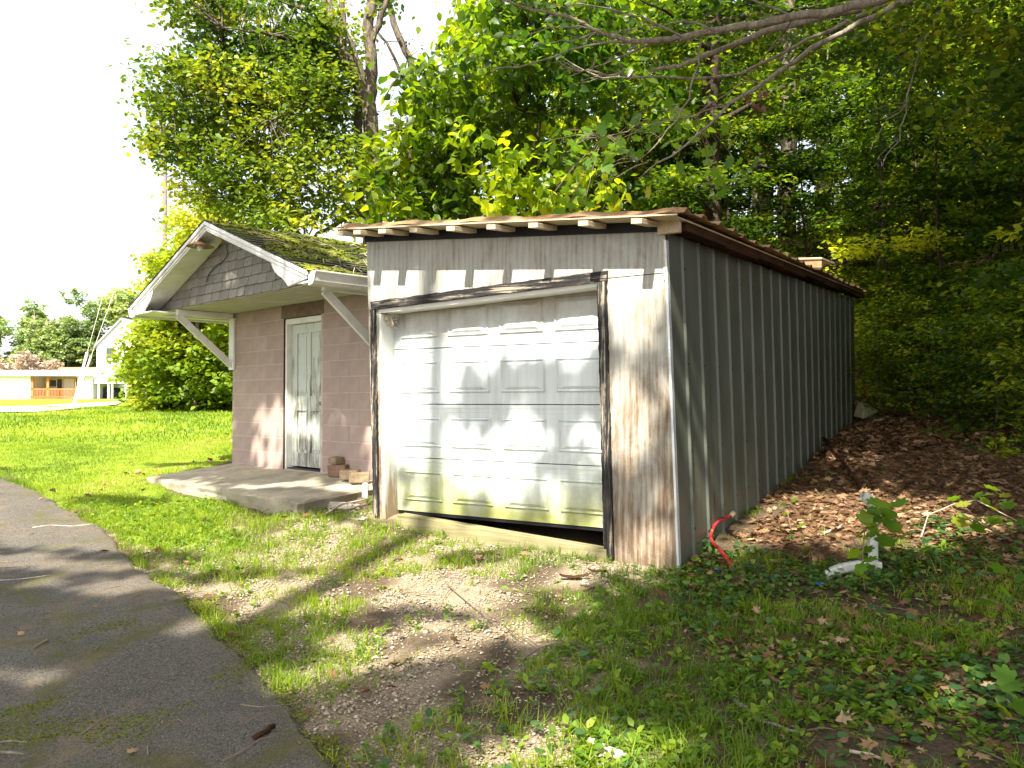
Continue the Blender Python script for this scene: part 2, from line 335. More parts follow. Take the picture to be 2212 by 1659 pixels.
class MB:
    def __init__(s): s.V = []; s.F = []
    def add(s, v, f):
        o = len(s.V); s.V += [tuple(p) for p in v]; s.F += [tuple(i+o for i in q) for q in f]; return s
    def hexa(s, p):  # 8 points: bottom 4 then top 4
        return s.add(p, [(3, 2, 1, 0), (4, 5, 6, 7), (0, 1, 5, 4), (1, 2, 6, 5), (2, 3, 7, 6), (3, 0, 4, 7)])
    def box(s, x0, x1, y0, y1, z0, z1):
        return s.hexa([(x0, y0, z0), (x1, y0, z0), (x1, y1, z0), (x0, y1, z0), (x0, y0, z1), (x1, y0, z1), (x1, y1, z1), (x0, y1, z1)])
    def prism(s, poly, y0, y1):  # polygon in x,z extruded along y
        n = len(poly); v = [(x, y0, z) for x, z in poly]+[(x, y1, z) for x, z in poly]
        f = [tuple(range(n)), tuple(range(2*n-1, n-1, -1))]+[(i, i+n, (i+1) % n+n, (i+1) % n) for i in range(n)]
        return s.add(v, f)
    def beam(s, a, b, w, h, up=(0, 0, 1)):
        a = Vector(a); b = Vector(b); d = (b-a).normalized(); r = d.cross(Vector(up)).normalized(); u = r.cross(d)
        P = []
        for q in (a, b):
            P.append([q-r*w/2-u*h/2, q+r*w/2-u*h/2, q+r*w/2+u*h/2, q-r*w/2+u*h/2])
        v = [tuple(x) for x in P[0]+P[1]]
        return s.add(v, [(0, 1, 2, 3), (7, 6, 5, 4), (0, 4, 5, 1), (1, 5, 6, 2), (2, 6, 7, 3), (3, 7, 4, 0)])
    def tube(s, pts, rad, n=8, cap=True):
        pts = [Vector(p) for p in pts]; m = len(pts)
        if not hasattr(rad, '__len__'): rad = [rad]*m
        o = len(s.V); ref = Vector((.3, .5, .81))
        for i, p in enumerate(pts):
            d = (pts[min(i+1, m-1)]-pts[max(i-1, 0)]).normalized()
            r = d.cross(ref)
            if r.length < .1: r = d.cross(Vector((1, 0, 0)))
            r.normalize(); u = r.cross(d)
            for k in range(n):
                a = 2*math.pi*k/n; s.V.append(tuple(p+(r*math.cos(a)+u*math.sin(a))*rad[i]))
        for i in range(m-1):
            for k in range(n):
                s.F.append((o+i*n+k, o+i*n+(k+1) % n, o+(i+1)*n+(k+1) % n, o+(i+1)*n+k))
        if cap: s.F.append(tuple(o+k for k in range(n-1, -1, -1))); s.F.append(tuple(o+(m-1)*n+k for k in range(n)))
        return s
    def lathe(s, prof, c=(0, 0, 0), n=16):
        o = len(s.V)
        for r, z in prof:
            for k in range(n):
                a = 2*math.pi*k/n; s.V.append((c[0]+r*math.cos(a), c[1]+r*math.sin(a), c[2]+z))
        for i in range(len(prof)-1):
            for k in range(n): s.F.append((o+i*n+k, o+i*n+(k+1) % n, o+(i+1)*n+(k+1) % n, o+(i+1)*n+k))
        return s
    def xf(s, fn): s.V = [fn(p) for p in s.V]; return s
    def jitter(s, a, seed=1):
        r = random.Random(seed); mp = {}
        out = []
        for p in s.V:
            k = tuple(round(c, 4) for c in p)
            if k not in mp: mp[k] = tuple(c+r.uniform(-a, a) for c in p)
            out.append(mp[k])
        s.V = out; return s
    def mesh(s, name, smooth=False):
        me = bpy.data.meshes.new(name); me.from_pydata(s.V, [], s.F); me.update()
        if smooth:
            for p in me.polygons: p.use_smooth = True
        return me
    def obj(s, name, mat, parent=None, smooth=False, bevel=0, loc=None):
        o = link(name, s.mesh(name, smooth), MT[mat] if isinstance(mat, str) else mat, parent, loc)
        if bevel:
            b = o.modifiers.new('bevel', 'BEVEL'); b.width = bevel; b.segments = 2; b.limit_method = 'ANGLE'; b.harden_normals = False
        return o
def tag(o, label, cat, group=None, kind=None):
    if label: o['label'] = label
    if cat: o['category'] = cat
    if group: o['group'] = group
    if kind: o['kind'] = kind
    return o
def empty(name, loc, rz=0, label=None, cat=None, group=None):
    o = bpy.data.objects.new(name, None); C.objects.link(o); o.location = loc; o.rotation_euler = (0, 0, rz)
    o.empty_display_size = .2
    return tag(o, label, cat, group)

# scatter a small template many times (numpy)
def frames(dirs, ups):
    y = dirs/np.linalg.norm(dirs, axis=1, keepdims=True)
    x = np.cross(y, ups); x /= np.linalg.norm(x, axis=1, keepdims=True)+1e-9
    z = np.cross(x, y); return np.stack([x, y, z], 2)   # columns
def scatter(T, F, pos, fr, scale):
    T = np.asarray(T, float); F = np.asarray(F); n = len(pos); m = len(T)
    scale = np.asarray(scale, float)
    if scale.ndim == 1: scale = np.repeat(scale[:, None], 3, 1)
    L = T[None]*scale[:, None, :]
    V = np.einsum('nij,nmj->nmi', fr, L)+pos[:, None, :]
    FF = (F[None]+np.arange(n)[:, None, None]*m).reshape(-1, F.shape[1])
    return V.reshape(-1, 3), FF
LEAF_T = [(0, 0, 0), (-.30, .35, .05), (0, .5, -.02), (.30, .35, .05), (-.22, .72, .0), (.22, .72, .0), (0, 1, -.12)]
LEAF_F = [(0, 2, 1), (0, 3, 2), (1, 2, 4), (3, 5, 2), (2, 6, 4), (2, 5, 6)]
DIA_T = [(0, 0, 0), (-.30, .48, .06), (0, 1, -.05), (.30, .48, .06)]
DIA_F = [(0, 3, 2), (0, 2, 1)]
BLADE_T = [(-.5, 0, 0), (.5, 0, 0), (-.38, .16, .55), (.38, .16, .55), (0, .55, 1)]
BLADE_F = [(0, 1, 3), (0, 3, 2), (2, 3, 4)]
def star(lobes, r_in, n_out=None):  # lobed leaf as a fan, stalk at origin pointing +y
    pts = [(0, .0, 0)]
    for ang, r in lobes: pts.append((r*math.sin(R_(ang)), .38+r*math.cos(R_(ang)), -.06*r+.03*(abs(ang) % 50)/50))
    c = (0, .38, .03); T = [c]+pts; n = len(pts)
    F = [(0, 1+(i+1) % n, 1+i) for i in range(n)]
    return T, F
MAPLE_T, MAPLE_F = star([(-158, .36), (-125, .34), (-108, .50), (-86, .56), (-70, .40), (-52, .58), (-36, .60), (-20, .42), (-9, .60), (0, .68), (9, .60), (20, .42), (36, .60), (52, .58), (70, .40), (86, .56), (108, .50), (125, .34), (158, .36)], .3)
IVY_T, IVY_F = star([(-140, .42), (-100, .5), (-60, .34), (-38, .5), (0, .62), (38, .5), (60, .34), (100, .5), (140, .42)], .3)
OAK_T, OAK_F = star([(-155, .3), (-120, .22), (-85, .42), (-60, .2), (-38, .5), (-18, .3), (0, .62), (18, .3), (38, .5), (60, .2), (85, .42), (120, .22), (155, .3)], .3)
def rand_dirs(n, zlo=-1, zhi=1):
    a = rng.uniform(0, 2*math.pi, n); z = rng.uniform(zlo, zhi, n); r = np.sqrt(np.maximum(0, 1-z*z))
    return np.stack([r*np.cos(a), r*np.sin(a), z], 1)
def leaves(pos, size, droop=(-.7, .3), up_rand=.6, T=DIA_T, F=DIA_F, aspect=1.0):
    n = len(pos); d = rand_dirs(n, *droop)
    up = np.array([0, 0, 1.])+rng.normal(0, up_rand, (n, 3))
    s = size*rng.uniform(.65, 1.25, n); S = np.stack([s*aspect, s, s], 1)
    return scatter(T, F, pos, frames(d, up), S)
def cat(parts):
    V = []; F = []; o = 0
    for v, f in parts: V.append(v); F.append(f+o); o += len(v)
    return np.concatenate(V), np.concatenate(F)
def clump_points(cl, per, flat=.6):
    # cl: (n,4) centre + radius -> leaf positions gathered on little sub-sprays
    out = []
    for c in cl:
        k = max(4, int(per*(c[3]/.5)**2)); ns = max(2, k//11)
        sub = rng.normal(0, 1, (ns, 3)); sub /= np.linalg.norm(sub, axis=1, keepdims=True)
        sub *= c[3]*rng.uniform(.25, 1.0, (ns, 1))**.6
        idx = rng.integers(0, ns, k); p = sub[idx]+rng.normal(0, .12+.1*c[3], (k, 3))*[1, 1, .5]
        p[:, 2] *= flat; out.append(p+c[:3])
    return np.concatenate(out)
def leaf_obj(name, pos, size, mat, parent=None, tintf=None, T=DIA_T, F=DIA_F, droop=(-.7, .3), up_rand=.6, aspect=1.0, loc=None):
    V, FF = leaves(pos, size, droop, up_rand, T, F, aspect)
    n = len(pos); t = rng.beta(2, 2.2, n) if tintf is None else tintf(pos)
    t = np.repeat(np.clip(t, 0, 1), len(F))
    return link(name, mesh_np(name, V, FF, t), MT[mat], parent, loc)
def leaf_parts(root, pos, size, mat, T, F, t0, t1, droop=(-.8, .1), up_rand=.7):
    vs = [mesh_np('leaf', T, F, np.full(len(F), t)) for t in np.linspace(t0, t1, 4)]
    n = len(pos); fr = frames(rand_dirs(n, *droop), np.array([0, 0, 1.])+rng.normal(0, up_rand, (n, 3)))
    for i in range(n):
        o = link('leaf', vs[i % 4], MT[mat], root); s_ = size*rng.uniform(.7, 1.25)
        o.matrix_local = Matrix.Translation(tuple(pos[i])) @ Matrix(fr[i].tolist()).to_4x4() @ Matrix.Scale(s_, 4)
def wob(pts, amp, seed=0, sub=4):
    r = random.Random(seed); out = []
    P = [Vector(p) for p in pts]
    for i in range(len(P)-1):
        for k in range(sub):
            q = P[i].lerp(P[i+1], k/sub)
            if not (i == 0 and k == 0): q = q+Vector((r.uniform(-amp, amp), r.uniform(-amp, amp), r.uniform(-amp, amp)))
            out.append(q)
    out.append(P[-1]); return out
def limb(mb, pts, r0, r1, n=7, amp=.03, seed=0, sub=4):
    w_ = wob(pts, amp, seed, sub); m = len(w_)
    mb.tube(w_, [r0+(r1-r0)*i/(m-1) for i in range(m)], n)

# ------------------------------------------------------------------ zones on the ground (world x,y), outlined from points of the place
def zone(*pts): return [tuple(G(*p)[:2]) for p in pts]
ROAD_EDGE = [(-26, 27), (-17.5, 20.2)] + [tuple(G(*p)[:2]) for p in
    [(0, 1036), (40, 1048), (75, 1062), (125, 1090), (165, 1112), (235, 1150), (262, 1190), (300, 1222), (345, 1258), (410, 1300), (455, 1350), (500, 1398), (560, 1450), (610, 1500), (655, 1560), (705, 1612), (742, 1655)]] + [(-.60, 3.1), (-.42, 2.3), (-.3, 1.2), (-.3, -1), (-.5, -5)]
RP = ROAD_EDGE + [(-60, -5), (-60, 27)]
GRAVEL = zone((235, 1155), (330, 1185), (520, 1150), (700, 1100), (880, 1110), (1100, 1160), (1310, 1215), (1400, 1235), (1420, 1330), (1340, 1420), (1290, 1500), (1330, 1590), (1420, 1659)) + [(.9, 2.6), (-.3, 2.4)] + zone((742, 1655), (655, 1560), (560, 1450), (455, 1350), (345, 1258))
LAWN_B = [(-70, 90)] + [(-4.2, 28)] + zone((501, 1000)) + [tuple(HW - hv*1.25)] + zone((330, 1030), (400, 1060), (480, 1100), (560, 1150), (430, 1190), (300, 1210), (235, 1150), (165, 1112), (75, 1062), (0, 1036)) + [(-17.5, 20.2), (-26, 27), (-90, 60)]
LITTER = [tuple(GC+gv*.6)] + zone((1560, 1200), (1700, 1215), (1900, 1180), (2212, 1180)) + [(9, 6), (14, 10), (16, 30), (6, 30), tuple(GC+gv*8.6), tuple(GC+gv*4)]
def fmask(x, y, poly, soft=.35, seed=0):
    j = soft*(noise2(x, y, 3.2, seed)-.5)*2; k = soft*(noise2(x, y, 3.6, seed+9)-.5)*2
    return inpoly(x+j, y+k, poly)

def build_ground():
    def axis(lo, hi, a, b, d):   # fine between a and b, growing steps outside
        out = list(np.arange(a, b, d)); s = d; v = b
        while v < hi: out.append(v); s *= 1.09; v += s
        out.append(hi); s = d; v = a-d
        left = []
        while v > lo: left.append(v); s *= 1.09; v -= s
        return np.array([lo]+left[::-1]+out)
    xs = axis(-220, 240, -9, 8, .09); ys = axis(-40, 420, 1.5, 15, .09)
    X, Y = np.meshgrid(xs, ys); Z = height(X, Y)
    near = sst(30, 12, Y)
    Z = Z + near*.012*(noise2(X, Y, 11, 3)-.5)*2 + near*.008*(noise2(X, Y, 27, 4)-.5)
    V = np.stack([X, Y, Z], 2).reshape(-1, 3); nx = len(xs); ny = len(ys)
    i = np.arange(nx-1); j = np.arange(ny-1); I, J = np.meshgrid(i, j); a = (J*nx+I).ravel()
    F = np.stack([a, a+1, a+nx+1, a+nx], 1)
    x = V[:, 0]; y = V[:, 1]
    gr_ = fmask(x, y, GRAVEL, .3, 1).astype(float)*sst(.30, .62, noise2(x, y, 5, 8)+.1)
    lw = fmask(x, y, LAWN_B, .3, 2)*1.0; lt = fmask(x, y, LITTER, .4, 5)*1.0
    a_ = -((x-GC[0])*gr[0]+(y-GC[1])*gr[1])
    lt = np.maximum(lt, (((a_ < 7) & (y > 15)) | (x > 8))*1.0); lt = np.where(y < 4.5, lt*.5, lt)
    lw = np.maximum(lw, ((y > 22) & (x < -2))*1.0)
    hillside = sst(2, 7, (x-GC[0])*gv[0]+(y-GC[1])*gv[1]-8)*(a_ < 12)
    lw = lw*(1-hillside)
    bare = (y > 87) & (x < -.46*y); lw = np.where(bare, 0, lw); gr_ = np.where(bare, 1.0, gr_)
    me = mesh_np('ground', V, F, smooth=True, attrs={'gravel': gr_, 'lawn': lw, 'litter': lt})
    tag(link('ground', me, MT['ground']), None, None, kind='structure')
    # asphalt drive: a ruled sheet left of its traced edge
    E_ = []; P = ROAD_EDGE; acc = 0
    for k in range(len(P)-1):
        a, b = np.array(P[k]), np.array(P[k+1]); n = max(2, int(np.linalg.norm(b-a)/.09)); n = min(n, 60)
        for q in range(n): E_.append(a+(b-a)*q/n)
    E_.append(np.array(P[-1])); E_ = np.array(E_)
    E_[:, 0] += .030*(noise2(E_[:, 0], E_[:, 1], 9, 21)-.5)*2+.018*(noise2(E_[:, 0], E_[:, 1], 31, 22)-.5)*2
    cols = np.concatenate([[-.0], np.geomspace(.03, 45, 90)])
    X = E_[:, 0][:, None]-cols[None, :]; Y = E_[:, 1][:, None]+cols[None, :]*.0
    Z = height(X, Y)+.026*np.minimum(1, cols[None, :]/.06)+.004
    Z[:, 0] = height(X[:, 0], Y[:, 0])-.05
    n, m = Z.shape; V = np.stack([X, Y, Z], 2).reshape(-1, 3); I, J = np.meshgrid(np.arange(m-1), np.arange(n-1)); a = (J*m+I).ravel()
    ed = np.repeat(np.clip(1-cols/.22, 0, 1)[None], n, 0).ravel()
    me = mesh_np('driveway', V, np.stack([a, a+m, a+m+1, a+1], 1), smooth=True, attrs={'edge': ed})
    tag(link('driveway', me, MT['asphalt']), None, None, kind='structure')
    # pale far path
    L_ = [(-60, 900), (0, 893), (80, 892), (160, 885), (250, 876)]; U_ = [(-60, 884), (0, 880), (80, 879), (160, 874), (265, 869)]
    mb = MB(); pts = []
    for a, b in zip(L_, U_):
        p = G(*a); q = G(*b)
        for t in np.linspace(0, 1, 8):
            r = p+(q-p)*t; pts.append((r[0], r[1], float(height(r[0], r[1]))+.05))
    F = [(i*8+k, i*8+k+1, (i+1)*8+k+1, (i+1)*8+k) for i in range(4) for k in range(7)]
    mb.add(pts, F); tag(mb.obj('path', 'path'), None, None, kind='structure')
build_ground()

# ------------------------------------------------------------------ the leaning garage shed (own frame: x right along the front, y back, z up)
def lean(p):
    x, y, z = p; return (x-GK*(z-1.5)*(1-max(y, -1)/GL), y, z)
def g2w(x, y, z=0):
    q = lean((x, y, z)); p = GC+gr*q[0]+gv*q[1]; return np.array([p[0], p[1], q[2]])
def zgnd(x, y):
    p = GC+gr*x+gv*y; return float(height(*p))
def build_garage():
    base = empty('garage', (GC[0], GC[1], 0), -GP, 'leaning weathered plywood garage with white roll-up door and grey metal side', 'garage')
    def part(mb, name, mat, bevel=0, parent=base, jit=0, smooth=False):
        if jit: mb.jitter(jit, len(name)+len(mb.V))
        mb.xf(lean); return mb.obj(name, mat, parent, smooth, bevel)
    ftop = lambda x: 2.955+.0745*(-x)        # bottom of the black fascia
    # plywood skin
    part(MB().prism([(-3.134, 2.50), (-.535, 2.60), (-.535, 2.618), (0, 2.622), (0, ftop(0)), (-3.134, ftop(-3.134))], -.004, .014), 'plywood_sheet', 'ply')
    part(MB().prism([(-.545, .20), (-.012, .20), (0, 2.615), (-.525, 2.611)], -.002, .015), 'plywood_sheet', 'ply')
    part(MB().prism([(-3.134, .36), (-3.02, .36), (-3.0, 2.495), (-3.134, 2.495)], -.003, .015), 'plywood_strip', 'ply')
    part(MB().box(-.020, .004, -.012, .0, 2.56, 2.90), 'patch_strip', 'lumber')
    part(MB().prism([(-3.14, ftop(-3.14)-.006), (.0, ftop(0)-.006), (.0, ftop(0)+.105), (-3.14, ftop(-3.14)+.115)], -.032, .0), 'fascia_board', 'black_fascia', .003)
    # trim round the door
    def rough_board(poly, y0, y1, name, mat, n=26, ax='x'):
        a, b, c, d = [np.array(p) for p in poly]  # a-b lower edge, d-c upper edge along the length
        r = np.random.default_rng(len(name)+n)
        mb = MB(); v = []
        for i in range(n+1):
            t = i/n; lo = a+(b-a)*t; hi = d+(c-d)*t
            off = r.uniform(-.004, .004, 2)
            for (q, yy) in ((lo, y0), (hi, y0), (hi, y1), (lo, y1)):
                v.append((q[0]+(off[0] if ax == 'z' else 0), yy+r.uniform(-.002, .002), q[1]+(off[1] if ax == 'x' else 0)))
        f = []
        for i in range(n):
            o = i*4
            for k in range(4): f.append((o+k, o+(k+1) % 4, o+4+(k+1) % 4, o+4+k))
        f += [(3, 2, 1, 0), (n*4, n*4+1, n*4+2, n*4+3)]
        mb.add(v, f); return part(mb, name, mat)
    rough_board([(-3.075, 2.500), (-.512, 2.592), (-.505, 2.678), (-3.08, 2.578)], -.034, -.005, 'header_trim', 'black_x', 60)
    rough_board([(-.630, .235), (-.600, 2.584), (-.519, 2.588), (-.549, .235)], -.034, -.004, 'door_trim', 'black_z', 60, 'z')
    rough_board([(-3.115, .47), (-3.090, 2.492), (-3.030, 2.494), (-3.052, .47)], -.034, -.004, 'door_trim', 'black_z', 60, 'z')
    part(MB().prism([(-3.07, .44), (-2.985, .44), (-2.975, 2.455), (-3.05, 2.455)], -.001, .215), 'door_jamb', 'jamb', .002)
    part(MB().prism([(-3.05, 2.458), (-.56, 2.552), (-.56, 2.590), (-3.05, 2.498)], -.001, .220), 'header_jamb', 'jamb', .002)
    part(MB().prism([(-.62, .25), (-.575, .25), (-.545, 2.545), (-.59, 2.545)], .0, .215), 'door_jamb', 'jamb')
    part(MB().prism([(-2.80, .30), (-.60, .20), (-.60, .375), (-2.80, .505)], -.045, .075), 'sill_board', 'sill', .006, jit=.003)
    # roll-up door: four sections with raised panels
    zs = [.505, 1.035, 1.562, 2.108, 2.66]
    for i in range(4):
        z0, z1 = zs[i]+.004, zs[i+1]-.004
        cut = (-2.985, -.56)
        mb = MB()
        mb.box(cut[0], cut[1], 0.1920, 0.2300, z0, z1)
        mb.box(cut[0], cut[1], 0.1885, 0.1930, z0, z0+.03); mb.box(cut[0], cut[1], 0.1885, 0.1930, z1-.035, z1)
        mb.box(cut[0], cut[1], 0.1900, 0.1930, z1-.072, z1-.066)
        s = part(mb, 'door_section', 'gdoor', .0015)
        pz0, pz1 = z0+.105, z1-.125
        if i == 3: pz0, pz1 = z0+.10, z1-.14
        for cx in (-2.655, -2.075, -1.485, -.905):
            w_ = .235
            x0, x1 = cx-w_, cx+w_
            # raised rim, sunk valley, raised field
            rings = [(0, .1915), (.012, .176), (.028, .1905), (.085, .174)]
            v = []
            for ins, y in rings:
                iz = ins*.62 if ins > .03 else ins
                v += [(x0+ins, y, pz0+iz), (x1-ins, y, pz0+iz), (x1-ins, y, pz1-iz), (x0+ins, y, pz1-iz)]
            f = []
            for q in range(3):
                for k in range(4): f.append((q*4+k, q*4+(k+1) % 4, q*4+4+(k+1) % 4, q*4+4+k))
            f.append((12, 13, 14, 15))
            part(MB().add(v, f), 'raised_panel', 'gdoor', 0, s)
    part(MB().box(-2.98, -.57, .198, .222, .478, .503), 'bottom_seal', 'black_fascia')
    # closed walls behind (left and back) and the metal side
    part(MB().hexa([(-3.134, .03, .1), (-3.10, .03, .1), (-3.10, GL, .8), (-3.134, GL, .8), (-3.134, .03, 3.28), (-3.10, .03, 3.28), (-3.10, GL, 3.55), (-3.134, GL, 3.55)]), 'side_wall', 'ply')
    part(MB().hexa([(-3.1, GL-.03, .8), (0, GL-.03, .8), (0, GL, .8), (-3.1, GL, .8), (-3.1, GL-.03, 3.5), (0, GL-.03, 3.3), (0, GL, 3.3), (-3.1, GL, 3.5)]), 'back_wall', 'ply')
    wtop = lambda y: 2.93+.0392*y
    rib = [.3534+.4024*(i+1) for i in range(-1, 20)]
    # siding sheets, five ribs each, profile swept from ground to eave
    k = 0; y0 = .03
    edges = [.03]+[rib[i]+.2 for i in (1, 3, 5, 7, 9, 11, 13, 15, 17)]+[GL]
    for si in range(len(edges)-1):
        a, b = edges[si], edges[si+1]; prof = [(a, .0 if si == 0 else .003*(si % 2))]
        off = .003*(si % 2)
        for r in rib:
            if a+.03 < r < b-.03:
                prof += [(r-.024, off), (r-.014, off+.020), (r+.014, off+.020), (r+.024, off)]
        prof.append((b+.01, off)); mb = MB(); v = []
        for y, dx in prof:
            gz = zgnd(0, y)-.12
            v += [(dx+.004, y, gz), (dx+.004, y, wtop(y)+.02)]
        f = [(2*i, 2*i+2, 2*i+3, 2*i+1) for i in range(len(prof)-1)]
        part(mb.add(v, f), 'siding_sheet', 'siding')
    for r in rib[:12]:
        for zz in (wtop(r)-.25, 1.9, 1.2, zgnd(0, r)+.25):
            part(MB().box(.024, .031, r-.009, r+.009, zz-.009, zz+.009), 'screw', 'darkmetal')
    # corner trim of aluminium angle
    part(MB().box(-.006, .012, -.014, .0, .20, 2.88).box(.004, .012, -.001, .038, .20, 2.88), 'corner_trim', 'alu')
    # eave beam, wall plate, purlins and roof sheets
    def zr(x, y): return 3.075+.0775*(-x)+(.037*y if y > 0 else .15*y)
    part(MB().box(-.045, .14, -.045, -.0, 2.925, 3.045), 'plate_end', 'lumber', .003)
    px = [(-2.93, .0), (-2.62, 0), (-2.26, .01), (-1.83, -.01), (-1.42, .01), (-1.0, 0), (-.54, .0), (-.08, -.01), (-3.17, .02)]
    for i, (x, dy) in enumerate(px):
        mb = MB(); y0 = -.37+dy; y1 = .30
        z0, z1 = zr(x, y0)-.066, zr(x, y1)-.062
        mb.hexa([(x-.045, y0, z0), (x+.045, y0, z0-.007), (x+.045, y1, z1-.007), (x-.045, y1, z1), (x-.045, y0, z0+.04), (x+.045, y0, z0+.033), (x+.045, y1, z1+.033), (x-.045, y1, z1+.04)])
        part(mb, 'purlin_end', 'lumber', .003, jit=.002)
    # rafters/blocking boards along the eave side, reddish
    for i in range(8):
        a = .06+i*1.05; b = a+1.02; dz = -.02*(i % 2)+.004*i
        part(MB().hexa([(.02, a, wtop(a)+.03+dz), (.16, a, wtop(a)+.02+dz), (.16, b, wtop(b)+.02+dz), (.02, b, wtop(b)+.03+dz), (.02, a, wtop(a)+.125), (.16, a, wtop(a)+.12), (.16, b, wtop(b)+.12), (.02, b, wtop(b)+.125)]), 'eave_board', 'rustwood', .003, jit=.006)
    # corrugated sheets: ribs run down the slope (along x)
    nx = 40
    for si in range(11):
        a, b = (-.30 if si == 0 else -.33+si*.8), -.33+(si+1)*.8+.02
        ys = np.linspace(a, b, 25); xs = np.linspace(-3.30, .24+.02*math.sin(si*2.3), nx); v = []
        for y in ys:
            u = ((y+.33) % .4)/.4; h = .046*max(0, 1-abs(u-.5)/.21) if y > -.25 else 0
            for x in xs:
                wv = .008*math.sin(x*7+si)+.006*math.sin(x*17.3+y)
                v.append((x, y, zr(x, y)+.006+h+wv*(1 if y < .1 else .4)+.002*(si % 2)))
        f = [(j*nx+i, j*nx+i+1, (j+1)*nx+i+1, (j+1)*nx+i) for j in range(24) for i in range(nx-1)]
        o = part(MB().add(v, f), 'roof_sheet', 'roofmetal'); so_ = o.modifiers.new('thick', 'SOLIDIFY'); so_.thickness = .006
    part(MB().prism([(-3.30, zr(-3.3, -.30)-.012), (.22, zr(.22, -.30)-.012), (.22, zr(.22, -.30)-.001), (-3.30, zr(-3.3, -.30)-.001)], -.303, -.290), 'drip_edge', 'lumber')
    part(MB().hexa([(-3.26, -.28, zr(-3.26, -.3)-.012), (.18, -.28, zr(.18, -.3)-.012), (.18, GL, zr(.18, GL)-.012), (-3.26, GL, zr(-3.26, GL)-.012), (-3.26, -.28, zr(-3.26, -.3)-.001), (.18, -.28, zr(.18, -.3)-.001), (.18, GL, zr(.18, GL)-.001), (-3.26, GL, zr(-3.26, GL)-.001)]), 'roof_deck', 'lumber')
    # nest of straw in the door corner
    mb = MB(); r = random.Random(3)
    for i in range(26):
        c = Vector((-2.93+r.uniform(-.03, .06), .07+r.uniform(-.03, .03), 2.41+r.uniform(-.05, .03)))
        d = Vector((r.uniform(-1, 1), r.uniform(-.4, .4), r.uniform(-1, .6))).normalized()*r.uniform(.04, .09)
        mb.tube([c-d, c+Vector((0, 0, .015)), c+d], .003, 4)
    mb.xf(lean).xf(lambda p: tuple(g2w(*[p[0], p[1], p[2]])) if False else p)
    o = mb.obj('bird_nest', 'palewood', None); o.matrix_world = Matrix.Translation((GC[0], GC[1], 0)) @ Matrix.Rotation(-GP, 4, 'Z')
    tag(o, 'scraggly straw nest tucked into the upper left corner of the roll-up door', 'nest')
    # plywood piece lying on the roof near the far end
    bo = empty('loose_board', (GC[0], GC[1], 0), -GP, 'tan plywood board propped up on the far end of the garage roof', 'board')
    MB().hexa([(-.95, 5.98, 3.665), (-.02, 5.98, 3.60), (-.02, 6.9, 3.66), (-.95, 6.9, 3.72), (-.95, 5.98, 3.69), (-.02, 5.98, 3.625), (-.02, 6.9, 3.685), (-.95, 6.9, 3.745)]).obj('panel', 'lumber', bo, bevel=.003)
    MB().hexa([(-.93, 6.02, 3.37), (-.03, 6.0, 3.29), (-.03, 6.03, 3.29), (-.93, 6.05, 3.37), (-.93, 6.02, 3.664), (-.03, 6.0, 3.600), (-.03, 6.03, 3.600), (-.93, 6.05, 3.664)]).obj('front_board', 'roofmetal', bo, bevel=.003)
build_garage()

